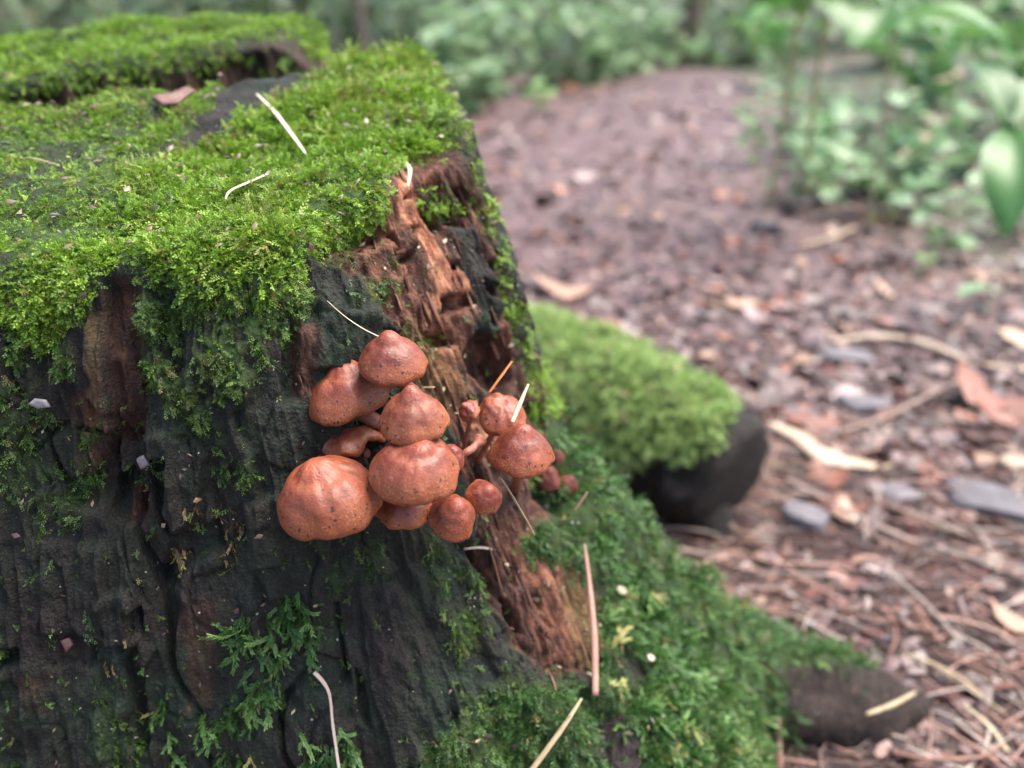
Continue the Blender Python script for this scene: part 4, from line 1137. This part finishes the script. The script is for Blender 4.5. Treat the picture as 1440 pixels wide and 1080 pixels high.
chip('bark_chip', 'curled grey bark flake lying on the stump top', 'chip', [(212, 150), (224, 145), (240, 143), (262, 134), (272, 140), (258, 150), (248, 158), (228, 160)], .0014, .004, M_barkchip)
chip('petal', 'small white petal caught in the deep moss', 'petal', [(860, 826), (864, 822), (870, 823), (875, 828), (876, 833), (870, 835), (863, 832)], .001, .008, M_white)
chip('petal', 'white crumb in the moss below the petal', 'petal', [(893, 926), (897, 924), (901, 926), (904, 931), (900, 934), (895, 932)], .001, .008, M_white)

# =================================================================== PATH LITTER
def leaf_mesh(name, L, W, curl, fold, seed, lobes=0, ny=10, nx=6, tooth=0.0):
    r = random.Random(seed)
    V, F, vein = [], [], []
    for i in range(ny + 1):
        v = i / ny
        w = W * 0.5 * (math.sin(math.pi * min(max(v, .0), 1) ** 0.85) ** 0.75) * (1 + lobes * math.sin(v * 14 + seed)) * (1 + r.uniform(-tooth, tooth))
        w = max(w, W * .012)
        for j in range(nx + 1):
            u = j / nx * 2 - 1
            x = u * w; y = (v - .5) * L
            z = curl * L * ((v - .5) ** 2 * 1.6) + fold * abs(u) * w + 0.06 * L * curl * math.sin(5 * v + 3 * u + seed) + r.uniform(-1, 1) * tooth * 0.05 * L
            V.append((x, y, z)); vein.append((u * (1.0 if lobes == 0 else .5), v, 0))
    for i in range(ny):
        for j in range(nx):
            a = i * (nx + 1) + j
            F.append((a, a + 1, a + nx + 2, a + nx + 1))
    me = mesh_from(name, V, F)
    t = me.attributes.new('vein', 'FLOAT_VECTOR', 'POINT'); t.data.foreach_set('vector', np.array(vein, np.float32).ravel())
    return me
def cap_copy(me, mat):
    m = me.copy(); m.materials.clear(); m.materials.append(mat); return m
base_leaves = [leaf_mesh('fallen_leaf', 1, .55 + .12 * (i % 3), (-.5, .35, -.3, .5, .2)[i % 5], (.25, -.2, .1)[i % 3], i, (0, .12, .2)[i % 3], 8, 4, .16) for i in range(6)]
LF = {kx: [cap_copy(m, LEAFM[kx]) for m in base_leaves] for kx in LEAFM}
LBL = {'dark': 'dark wet leaf scrap trodden into the path', 'mauve': 'greyish mauve dead leaf lying on the path', 'russet': 'russet brown dead leaf lying on the path', 'tan': 'pale tan dead leaf lying on the path'}
GRP = {'dark': 'dark leaf scraps on the path', 'mauve': 'mauve dead leaves on the path', 'russet': 'russet dead leaves on the path', 'tan': 'tan dead leaves on the path'}
def in_stump(x, y):
    return (-.48 < x < .02 and .1 < y < .60) or (x < .2 and y < .40) or (x - .09) ** 2 + (y - .66) ** 2 < .03
def put_leaf(me, p, L, rz, tilt, name='fallen_leaf'):
    o = bpy.data.objects.new(name, me); COL.objects.link(o)
    o.location = p; o.scale = (L, L, L)
    o.rotation_euler = (tilt[0], tilt[1], rz)
    return o
rl = random.Random(5)
count = 0
while count < 230:
    qx, qy = rl.uniform(640, 1440), 100 + 640 * rl.random() ** 0.8
    p = gpt(qx, qy)
    if in_stump(p[0], p[1]) or path_green(np.array(p[0]), np.array(p[1])) > .6 and rl.random() < .6: continue
    kx = rl.choices(['dark', 'mauve', 'russet', 'tan'], [.30, .38, .22, .10])[0]
    L = rl.uniform(.020, .048) * (1 + .45 * max(0, p[1] - .9))
    p[2] += .004 + L * .05
    o = put_leaf(rl.choice(LF[kx]), p, L, rl.uniform(0, 6.28), (rl.gauss(0, .25), rl.gauss(0, .25)))
    tag(o, LBL[kx], 'leaf', GRP[kx]); count += 1
def special(label, qx, qy, L, rz, kx, idx, tilt=(0.05, 0.05), lift=.012):
    p = gpt(qx, qy); p[2] += lift
    return tag(put_leaf(LF[kx][idx], p, L, rz, tilt), label, 'leaf')
special('large pale tan leaf on the path just beyond the short log', 790, 415, .085, 1.4, 'tan', 1, (.15, .1))
special('yellowish tan leaf on the path level with the end of the log', 1040, 435, .055, 1.5, 'tan', 4)
special('big curled orange brown leaf lying on stones beside the path', 1375, 575, .075, .5, 'russet', 1, (.3, .2), .020)
special('second orange brown leaf overlapping the big curled one', 1385, 610, .055, 1.1, 'russet', 3, (.5, .1), .018)
special('orange leaf tip poking out behind the curled leaf', 1425, 595, .05, -.4, 'russet', 2, (.3, -.2), .016)
special('pale pinkish leaf near the pale flat stick', 1425, 485, .05, .3, 'tan', 2, (.2, .1))
special('small pink leaf on the path below a thin twig', 1120, 375, .035, .5, 'tan', 5)
special('pale leaf at the far turn of the path', 765, 200, .06, 1.5, 'tan', 3)
special('yellow leaf by the sprig at the path edge', 770, 135, .07, .5, 'tan', 0)
special('cream coloured leaf scrap beside the dark root', 1420, 890, .032, .8, 'tan', 4, (.2, .2))
# chips too small and many to count
def litter(n, seed, region, size, z0=.002):
    r = np.random.default_rng(seed)
    V, F, C = [], [], []
    pal = np.array([(.045, .026, .025), (.085, .047, .045), (.16, .095, .093), (.24, .155, .15), (.20, .080, .060), (.30, .17, .125), (.42, .29, .21), (.11, .088, .10)]) * .82
    pw = np.array([.17, .22, .22, .12, .16, .06, .02, .03])
    k = 0
    while k < n:
        qx = r.uniform(region[0], region[1]); qy = region[2] + (region[3] - region[2]) * r.random() ** .85
        p = on_ground(qx, qy)
        if in_stump(p[0], p[1]): 
            k += 1; continue
        p[2] = float(ground_z(p[0], p[1])) + z0 + r.uniform(0, .006)
        if qy > 640 and r.random() < .82:
            k += 1; continue
        L = r.uniform(*size) * (1 + .7 * max(0, p[1] - .7)); W = L * r.uniform(.3, .8)
        a = r.uniform(0, 6.28); tl = r.normal(0, .25, 2)
        ex = np.array([math.cos(a), math.sin(a), tl[0]]); ey = np.array([-math.sin(a), math.cos(a), tl[1]]); ez = np.array([0, 0, 1.0])
        b = len(V)
        cu = r.uniform(-.25, .25)
        for (s, t, zc) in ((-.5, -.35, 0), (-.1, -.5, .3), (.5, -.2, 0), (.45, .3, 0), (.0, .5, .3), (-.45, .35, .1)):
            V.append(p + ex * L * s * r.uniform(.8, 1.2) + ey * W * t + ez * L * (cu * zc + r.uniform(0, .05)))
        V.append(p + ez * L * cu * .6)
        c = pal[r.choice(len(pal), p=pw)] * r.uniform(.7, 1.3)
        for j in range(6): F.append((b + j, b + (j + 1) % 6, b + 6))
        C += [c] * 7; k += 1
    me = mesh_from('leaf_litter', V, np.array(F))
    cattr(me, 'tint', C)
    return me
o = link('leaf_litter', litter(11000, 3, (600, 1460, 95, 1090), (.006, .019)), M_litter)
tag(o, 'crumbled leaf litter and bark crumbs covering the path', 'leaf litter', kind='stuff')
o = link('leaf_litter', litter(2500, 13, (60, 640, 95, 480), (.008, .02)), M_litter)
tag(o, 'crumbled leaf litter on the soil behind the stump', 'leaf litter', kind='stuff')

# needles on the path
def needle_mesh(name, L, w, bend, seed):
    pts = [(-.5 * L, 0, 0), (-.2 * L, bend * L * .3, .02 * L), (.2 * L, bend * L * .3, .03 * L), (.5 * L, -bend * L * .2, 0)]
    return tube_mesh(name, smooth_path(pts, 7), np.interp(np.linspace(0, 1, 7), [0, .2, .8, 1], [w * .5, w, w * .9, w * .3]), 5, 0, seed, .7)
nb_ = [needle_mesh('pine_needle', 1, .020 + .004 * (i % 3), (.0, .2, -.25, .35, .1)[i % 5], i) for i in range(5)]
NM = {'russet': [cap_copy(m, M_redneedle) for m in nb_], 'grey': [cap_copy(m, M_greyneedle) for m in nb_], 'straw': [cap_copy(m, M_straw) for m in nb_]}
NL = {'russet': ('fallen russet pine needle lying on the litter beside the stump', 'russet needles on the path'), 'grey': ('fallen greyish pine needle lying on the litter beside the stump', 'grey needles on the path'), 'straw': ('fallen straw coloured pine needle lying on the litter beside the stump', 'straw needles on the path')}
k = 0
while k < 270:
    qx, qy = rl.uniform(840, 1460), rl.uniform(600, 1090)
    if qx < 1040 and qy < 690 or (qx < 1300 and qy > 900): 
        if rl.random() < .8: continue
    p = gpt(qx, qy)
    if in_stump(p[0], p[1]) and qx < 860: continue
    kx = rl.choices(['russet', 'grey', 'straw'], [.60, .36, .04])[0]
    o = bpy.data.objects.new('pine_needle', rl.choice(NM[kx])); COL.objects.link(o)
    p[2] += rl.uniform(.003, .012)
    L = rl.uniform(.032, .066)
    o.location = p; o.scale = (L, L * .9, L * .9)
    o.rotation_euler = (rl.uniform(0, 6.28), rl.gauss(0, .12), rl.choice([rl.gauss(-.7, .35), rl.gauss(-.5, .5), rl.uniform(0, 3.14)]))
    tag(o, NL[kx][0], 'needle', NL[kx][1]); k += 1
def needle_mass(n, seed):
    r = np.random.default_rng(seed); V, F, C = [], [], []
    for _ in range(n):
        qx, qy = r.uniform(700, 1460), 480 + 610 * r.random()
        p = on_ground(qx, qy)
        if in_stump(p[0], p[1]) and qx < 860: continue
        p[2] = float(ground_z(p[0], p[1])) + r.uniform(.001, .006)
        a = r.normal(-.6, .6) if r.random() < .7 else r.uniform(0, 6.28); L = r.uniform(.018, .045); w = .0007
        ex = np.array([math.cos(a), math.sin(a), r.normal(0, .1)]); ey = np.array([-math.sin(a), math.cos(a), 0]); b = len(V)
        bend = r.normal(0, .12) * L
        for s, bb in ((-.5, 0), (0, bend), (.5, 0)):
            for e in ((1, 0), (-.5, .87), (-.5, -.87)):
                V.append(p + ex * L * s + ey * (bb + w * e[0]) + np.array([0, 0, w * e[1]]))
        for s in (0, 1):
            for e in range(3): F.append((b + s * 3 + e, b + s * 3 + (e + 1) % 3, b + s * 3 + 3 + (e + 1) % 3, b + s * 3 + 3 + e))
        c = 0.62 * np.array([(.24, .12, .09), (.16, .085, .07), (.30, .21, .18), (.22, .17, .16)][r.integers(0, 4)]) * r.uniform(.7, 1.4)
        C += [c] * 9
    me = mesh_from('needle_litter', V, np.array(F)); cattr(me, 'tint', C); return me
tag(link('needle_litter', needle_mass(3600, 8), M_litter), 'fine needle litter between the larger needles on the path', 'needle litter', kind='stuff')

# stones
def stone(label, qx, qy, L, asp, hgt, seed, rz=0, mat=None):
    p = gpt(qx, qy)
    bm = bmesh.new(); bmesh.ops.create_icosphere(bm, subdivisions=4, radius=1)
    for v in bm.verts:
        c = v.co.copy()
        q = np.array([[c.x, c.y, c.z]]) * 1.1 + seed
        d = 1 + .25 * float(fbm(q[:, 0], q[:, 1], q[:, 2], seed, 3)[0])
        # facet by clamping
        c = c * d
        c = Vector((max(-.8, min(.8, c.x)), max(-.75, min(.75, c.y)), max(-.6, min(.55, c.z + .1 * c.x))))
        v.co = Vector((c.x * L * .6, c.y * L * .6 * asp, c.z * hgt))
    me = bpy.data.meshes.new('stone'); bm.to_mesh(me); bm.free()
    me.polygons.foreach_set('use_smooth', np.ones(len(me.polygons), bool))
    o = link('stone', me, mat or M_stone); o.location = (p[0], p[1], p[2] + hgt * .25); o.rotation_euler = (0, .08, rz)
    return tag(o, label, 'stone')
stone('flat grey stone at the path edge below the orange leaf', 1385, 715, .062, .75, .016, 3, -.3)
stone('small grey stone among needles beside the log end', 1128, 738, .036, .7, .016, 5, -.5)
stone('flat dark grey stone near the long pale stick', 1190, 510, .055, .6, .014, 7, -.1)
stone('small bluish grey stone on the path beyond the log end', 1125, 590, .036, .65, .010, 9, -.3)
stone('flat mauve grey stone between the log and the orange leaf', 1215, 575, .050, .6, .012, 11, .2)
stone('rounded pale grey stone just off the pale bark piece', 1265, 700, .040, .7, .010, 13, .3)
stone('dark stone half buried where the herbs begin', 1075, 325, .05, .7, .02, 15, .3)
stone('cream pebble lying by the path near the orange leaf', 1425, 660, .030, .7, .012, 17, .3, M_palewood)

# sticks and twigs on the ground
def ground_stick(name, label, cat, pts, wpx, mat, lift=.006, noise=.15, flat=.8, ns=10):
    W = []
    for i, q in enumerate(pts):
        W.append(gpt(q[0], q[1], lift if np.isscalar(lift) else lift[i]))
    W = np.array(W); P = smooth_path(W, 26); dm = ((P - CAM) @ FWD)
    w = np.interp(np.linspace(0, 1, 26), np.linspace(0, 1, len(wpx)), wpx) / 2 / FPX * dm
    return tag(link(name, tube_mesh(name, P, w, ns, noise, 6, flat), mat), label, cat)
ground_stick('bark_piece', 'pale cream strip of bark lying beside the end of the log', 'bark', [(1080, 605), (1120, 625), (1160, 655), (1195, 662), (1228, 668)], [8, 30, 38, 26, 14], M_palewood, .008, .25, .3)
ground_stick('stick', 'long pale flat stick lying across the path by the dark stone', 'stick', [(1165, 488), (1240, 482), (1300, 492), (1370, 520), (1450, 530)], [8, 16, 18, 12, 8], M_palewood, .008, .2, .5)
ground_stick('stick', 'pale bleached stick leaning into the herbs beside the path', 'stick', [(1252, 238), (1290, 215), (1340, 188), (1400, 165)], [20, 22, 17, 14], M_palewood, [.01, .03, .05, .07], .15, .8)
ground_stick('stick', 'short pale stick among the herbs behind the bleached one', 'stick', [(1275, 170), (1310, 140), (1345, 125)], [14, 14, 10], M_palewood, [.02, .04, .05], .15)
ground_stick('stick', 'thin straight twig lying on the path edge', 'twig', [(1120, 355), (1160, 345), (1198, 330)], [5, 10, 9], M_palewood, .010, .1)
ground_stick('twig', 'crooked whitish twig under the end of the log', 'twig', [(860, 725), (905, 742), (950, 735), (1000, 738), (1045, 770)], [6, 8, 11, 11, 6], M_twig, .010, .3)
ground_stick('twig', 'long curved brown twig between the log end and the orange leaf', 'twig', [(1180, 620), (1240, 600), (1300, 570), (1350, 545)], [6, 8, 8, 6], M_twig, .010, .2)
ground_stick('stick', 'short grey stick with a reddish end at the edge of the herbs', 'stick', [(1110, 300), (1140, 290), (1175, 285), (1200, 282)], [12, 16, 16, 14], M_stone, .010, .2)
ground_stick('twig', 'thin pale needle like twig in front of the dark root', 'twig', [(1350, 1010), (1385, 1040), (1410, 1075)], [5, 7, 6], M_straw, .010, .1)
ground_stick('twig', 'thin straw stalk resting on the moss at the root end', 'twig', [(1205, 1062), (1240, 1048), (1272, 1030)], [5, 8, 5], M_straw, .03, .1)
ground_stick('twig', 'brown stalk lying along the path beside the log', 'twig', [(1105, 685), (1180, 725), (1260, 765), (1330, 790)], [6, 9, 9, 7], M_twig, .008, .15)

# =================================================================== PLANTS
BROAD = [leaf_mesh('leaf', 1, .40 + .06 * i, (-.35, -.25, .2)[i], .22, i, 0, 12, 6) for i in range(3)]
ROUND = [leaf_mesh('leaf', 1, .62 + .1 * i, (-.25, .2, -.15)[i], .15, i + 5, 0, 8, 4) for i in range(3)]
for m in BROAD: m.materials.append(M_broad)
for m in ROUND: m.materials.append(M_herb)
ROUNDS = [cap_copy(m, M_shrub) for m in ROUND]
ROUNDF = [cap_copy(m, M_fresh) for m in ROUND]
BROADS = [cap_copy(m, M_shrub) for m in BROAD]
def leaf_at(root_, me, p, d, L, roll=0.0):
    """leaf from its base p along direction d"""
    d = Vector(d).normalized()
    n = Vector((0, 0, 1)); x = d.cross(n)
    if x.length < 1e-3: x = Vector((1, 0, 0))
    x.normalize(); z = x.cross(d)
    Mx = Matrix((x, d, z)).transposed().to_4x4() @ Matrix.Rotation(roll, 4, 'Y')
    o = bpy.data.objects.new('leaf', me); COL.objects.link(o)
    o.parent = root_
    o.matrix_parent_inverse = Matrix.Translation(root_.location).inverted()
    o.matrix_basis = Matrix.Translation(Vector(p) + d * L * .5) @ Mx @ Matrix.Scale(L, 4)
    return o
def plant(label, base, height, n_stem, leaves, L, meshes, seed, spread=.4, cat='plant', name='plant', group=None, stem_w=.0022, up=.3, low=.25):
    r = random.Random(seed)
    base = np.array(base, float)
    root_ = empty(name, base); tag(root_, label, cat, group)
    for s in range(n_stem):
        a = r.uniform(0, 6.28); sp = spread * r.uniform(.3, 1)
        tipv = np.array([math.cos(a) * sp * height, math.sin(a) * sp * height, height * r.uniform(.7, 1.1)])
        pts = smooth_path([base - [0, 0, .01], base + tipv * [.25, .25, .45], base + tipv * [.7, .7, .85], base + tipv], 12)
        part('stem', tube_mesh('stem', pts, np.linspace(stem_w, stem_w * .5, 12), 6), M_gstem, root_)
        for q in range(leaves):
            f = low + (1 - low) * (q + r.random() * .6) / leaves
            p = pts[min(11, int(f * 11))]
            b = a + (q % 2 * 2 - 1) * 1.3 + r.uniform(-.7, .7)
            leaf_at(root_, r.choice(meshes), p, (math.cos(b), math.sin(b), up + r.uniform(-.45, .35)), L * r.uniform(.65, 1.2), r.gauss(0, .4))
    return root_
def base_of(qx, qy):
    return gpt(qx, qy)
# low herbs along the right edge of the path
rh = random.Random(77)
HERB = [(1115, 215), (1150, 240), (1090, 175), (1180, 270), (1215, 250), (1245, 275), (1130, 165), (1195, 215), (1270, 225), (1300, 265), (1330, 300), (1175, 300), (1250, 315), (1095, 130), (1320, 370), (1215, 180), (1400, 330), (1290, 180), (1365, 250), (1060, 240), (1150, 200)]
HERB += [(rh.uniform(1090, 1440), rh.uniform(140, 300)) for _ in range(14)]
for i, q in enumerate(HERB):
    plant('low bluish green herb with small oval leaves beside the path', base_of(*q), rh.uniform(.05, .15), 3, 5, rh.uniform(.036, .062), (ROUND, ROUND, ROUNDS)[i % 3], 300 + i, .9, 'herb', 'herb', 'low herbs along the path', .0012, .2)
# taller broad leaved plants
BL = [(1260, 150, .45, .17), (1340, 175, .40, .16), (1420, 190, .38, .16), (1100, 120, .40, .15), (1230, 95, .50, .17), (1380, 110, .46, .17), (1440, 130, .5, .17), (1310, 90, .5, .16)]
for i, (a, b, h, L) in enumerate(BL):
    plant('tall plant with broad glossy pointed leaves beside the path', base_of(a, b), h * .62, 4, 7, L * .75, BROAD, 400 + i, .75, 'plant', 'broad_leaved_plant', 'broad leaved plants beside the path', .0024, .15)
# the leaves that stand out at the right edge: one near plant rooted just outside the picture
p0 = np.array([.66, .98, float(ground_z(.66, .98))])
near = empty('broad_leaved_plant', p0)
tag(near, 'near plant whose large glossy leaves hang over the right side of the path', 'plant')
tipn = at(1432, 168, .93)
pts = smooth_path([p0 - [0, 0, .01], p0 * .7 + tipn * .3 + [0, 0, .05], tipn], 14)
part('stem', tube_mesh('stem', pts, np.linspace(.004, .002, 14), 8), M_gstem, near)
def leaf_px(root_, me, a, b, ta, tb, roll=0, wide=None):
    A_, B_ = at(*a, ta), at(*b, tb)
    return leaf_at(root_, me, A_, B_ - A_, np.linalg.norm(B_ - A_), roll)
leaf_px(near, BROAD[0], (1425, 162), (1366, 68), .93, 1.00, .1)
leaf_px(near, BROAD[0], (1426, 162), (1416, 318), .93, .88, .15)
leaf_px(near, BROAD[1], (1432, 168), (1500, 90), .93, .98, 0)
top2 = at(1262, 8, 1.25)
q0 = np.array([top2[0] + .05, top2[1] + .08, float(ground_z(top2[0] + .05, top2[1] + .08))])
arch = empty('broad_leaved_plant', q0)
tag(arch, 'arching plant with long pale leaves at the top of the bank', 'plant')
part('stem', tube_mesh('stem', smooth_path([q0 - [0, 0, .01], q0 * .5 + top2 * .5, top2], 14), np.linspace(.004, .002, 14), 8), M_gstem, arch)
leaf_px(arch, BROAD[0], (1262, 5), (1432, 38), 1.25, 1.18, .1)
leaf_px(arch, BROAD[2], (1262, 8), (1195, 75), 1.25, 1.20, -.1)
leaf_px(arch, BROAD[1], (1262, 8), (1160, -40), 1.25, 1.3, .1)
top3 = at(1140, -10, 1.35)
q1 = np.array([top3[0] + .03, top3[1] + .12, float(ground_z(top3[0] + .03, top3[1] + .12))])
arch2 = empty('broad_leaved_plant', q1)
tag(arch2, 'two stemmed plant with pale drooping leaves over the bend of the path', 'plant')
for dx in (-.012, .035):
    part('stem', tube_mesh('stem', smooth_path([q1 + [dx * 1.5, 0, -.01], (q1 + top3) / 2 + [dx, 0, 0], top3 + [dx, 0, 0]], 14), np.linspace(.006, .0035, 14), 8), M_gstem, arch2)
leaf_px(arch2, BROAD[0], (1135, 0), (1042, 20), 1.35, 1.30, .1)
leaf_px(arch2, BROAD[1], (1135, -8), (992, 35), 1.36, 1.38, .2)
leaf_px(arch2, BROAD[2], (1145, -15), (1190, 12), 1.35, 1.2, 0)
leaf_px(arch2, BROAD[1], (1145, -10), (1225, 65), 1.35, 1.32, .3)
# single low leaf
sl_ = empty('herb', gpt(1380, 440)); tag(sl_, 'single bluish leaf on a short stalk in the bare soil by the path', 'herb')
lp_ = gpt(1400, 432) + [0, 0, .03]
part('stem', tube_mesh('stem', smooth_path([gpt(1385, 445), (gpt(1385, 445) + lp_) / 2, lp_], 6), np.linspace(.0012, .001, 6), 6), M_gstem, sl_)
leaf_at(sl_, ROUND[0], lp_, (-1, -.15, -.1), .062, .1)
for i, q in enumerate([(1290, 385), (1345, 345), (1315, 360)]):
    plant('tiny pale seedling on the bare soil below the herbs', base_of(*q), .03, 1, 4, .022, ROUNDF, 500 + i, .5, 'seedling', 'seedling', 'seedlings below the herbs', .0008, .3)
# shrubs on the far left of the path and in the background
SHR = [(600, 150, .26), (640, 150, .30), (690, 140, .28), (750, 128, .30), (800, 122, .28), (850, 110, .30), (900, 100, .28), (640, 110, .40), (720, 105, .42), (790, 98, .42), (870, 85, .42), (930, 82, .34), (560, 100, .5), (830, 118, .18), (660, 160, .16), (505, 80, .5)]
for i, (a, b, h) in enumerate(SHR):
    plant('small leafy shrub growing on the far side of the path', base_of(a, b), h, 5, 9, .085, ROUNDS, 600 + i, .6, 'shrub', 'shrub', 'shrubs on the far side of the path', .003, .2, .02)
plant('little sprig with pale green leaves standing alone at the path edge', base_of(750, 160), .10, 2, 5, .055, ROUNDF, 640, .6, 'herb', 'herb', None, .0015, .2)
for i in range(20):
    q = (rh.uniform(600, 940), 0)
    q = (q[0], 162 - (q[0] - 600) * .21 + rh.uniform(-14, 6))
    plant('low pale green herb growing under the shrubs across the path', base_of(*q), rh.uniform(.05, .12), 3, 5, rh.uniform(.05, .075), ROUNDS, 1300 + i, 1.0, 'herb', 'herb', 'herbs under the far shrubs', .0015, .2, .05)
FRE = [(1060, 95, .20), (1085, 80, .26), (1040, 80, .22), (1075, 60, .30)]
for i, (a, b, h) in enumerate(FRE):
    plant('bright pale green bush at the bend of the path', base_of(a, b), h, 5, 9, .06, ROUNDF, 660 + i, .7, 'bush', 'bush', 'bright bushes at the bend of the path', .002, .3)
BACK = [(-40, 95, .5), (60, 85, .45), (20, 70, .6), (300, 60, .3), (150, 75, .45), (380, 55, .35)]
for i, (a, b, h) in enumerate(BACK):
    plant('dim leafy shrub in the undergrowth behind the stump', base_of(a, b), h, 4, 7, .08, BROADS, 700 + i, .6, 'shrub', 'shrub', 'shrubs behind the stump', .003, .1, .05)

# far undergrowth that reads as one mass
def undergrowth(n, seed):
    r = np.random.default_rng(seed); V, F, C = [], [], []
    for _ in range(n):
        y = r.uniform(4.6, 16); x = r.uniform(-.75, .75) * y + .1 * r.normal()
        hmax = .25 + .10 * (y - 4) * r.random() + .5 * r.random() ** 2
        if abs(x - .9 - .02 * y) < .35 and y < 9: hmax *= .25
        z = float(ground_z(x, y)) + hmax * r.random() ** .7
        L = r.uniform(.09, .20); W = L * r.uniform(.35, .7)
        a = r.uniform(0, 6.28); e = r.uniform(-.7, .5)
        d = np.array([math.cos(a) * math.cos(e), math.sin(a) * math.cos(e), math.sin(e)])
        s = np.cross(d, [0, 0, 1]); s /= np.linalg.norm(s)
        p = np.array([x, y, z]); b = len(V); nn = np.cross(s, d)
        V += [p, p + d * L * .5 + s * W * .5, p + d * L + nn * -.1 * L, p + d * L * .5 - s * W * .5]
        F.append((b, b + 1, b + 2, b + 3))
        C += [np.array([(.09, .16, .06), (.17, .28, .12), (.32, .43, .26), (.06, .10, .05), (.20, .18, .11)][r.integers(0, 5)]) * r.uniform(.7, 1.3)] * 4  # palest tints carry bright leaf highlights as colour
    me = mesh_from('undergrowth', V, np.array(F)); cattr(me, 'tint', C); return me
k = NT('undergrowth_leaf'); c_ = k.attr('tint', out='Color'); k.set(c_, .4, .5); k.translucent(c_, .35)
tag(link('undergrowth', undergrowth(26000, 5), k.m), 'dense mixed undergrowth closing off the forest path in the distance', 'undergrowth', kind='stuff')
# trees beyond the undergrowth
M_bark = var_mat('tree_bark', [(0.2, (0.05, 0.036, 0.030)), (0.5, (0.13, 0.095, 0.08)), (0.8, (0.23, 0.18, 0.155))], 14, .8, .3, 0, 1.0, .02, .2, (1, 1, .25))
def tree(label, x, y, rad, hgt, seed):
    r = random.Random(seed); z = float(ground_z(x, y))
    root_ = empty('tree', (x, y, z)); tag(root_, label, 'tree', 'trees beyond the path')
    P = smooth_path([(x, y, z - .05), (x + r.uniform(-.1, .1), y, z + hgt * .4), (x + r.uniform(-.2, .2), y + r.uniform(-.2, .2), z + hgt)], 30)
    rad_ = np.interp(np.linspace(0, 1, 30), [0, .05, .15, 1], [rad * 1.6, rad * 1.2, rad, rad * .4])
    part('trunk', tube_mesh('trunk', P, rad_, 20, .12, seed), M_bark, root_)
    V, F, C = [], [], []
    for i in range(7):
        a = r.uniform(0, 6.28); s = P[20 + i]; e = s + np.array([math.cos(a), math.sin(a), .5]) * r.uniform(.8, 1.5)
        part('limb', tube_mesh('limb', smooth_path([s, (s + e) / 2 + [0, 0, .1], e], 8), np.linspace(rad * .3, rad * .08, 8), 7), M_bark, root_)
        for q in range(160):
            p = s + (e - s) * r.uniform(.3, 1.15) + np.array([r.gauss(0, .28), r.gauss(0, .28), r.gauss(0, .22)]); L = r.uniform(.07, .13); b = len(V)
            d = np.array([r.gauss(0, 1), r.gauss(0, 1), r.gauss(0, .5)]); d /= np.linalg.norm(d); t_ = np.cross(d, [.1, .2, 1]); t_ /= np.linalg.norm(t_)
            V += [p, p + d * L * .5 + t_ * L * .25, p + d * L, p + d * L * .5 - t_ * L * .25]; F.append((b, b + 1, b + 2, b + 3)); C += [(.08, .16, .05)] * 4
    me = mesh_from('crown', V, np.array(F)); cattr(me, 'tint', C)
    cr = part('crown', me, k.m, root_)
TR = [('slender brown tree trunk standing where the path disappears', 1.05, 5.6, .06), ('dark tree trunk rising behind the shrubs left of the path', .2, 7.5, .12), ('grey tree trunk standing far behind the stump', -1.6, 6.5, .13), ('thin grey sapling trunk behind the stump corner', -.62, 3.9, .018), ('broad tree trunk far off beyond the plants on the bank', 3.2, 8.0, .16), ('tall brown tree trunk beyond the broad leaved plants', 1.9, 6.8, .09)]
for i, (lb, x, y, rd) in enumerate(TR): tree(lb, x, y, rd, 4.2 + .4 * i, 900 + i)
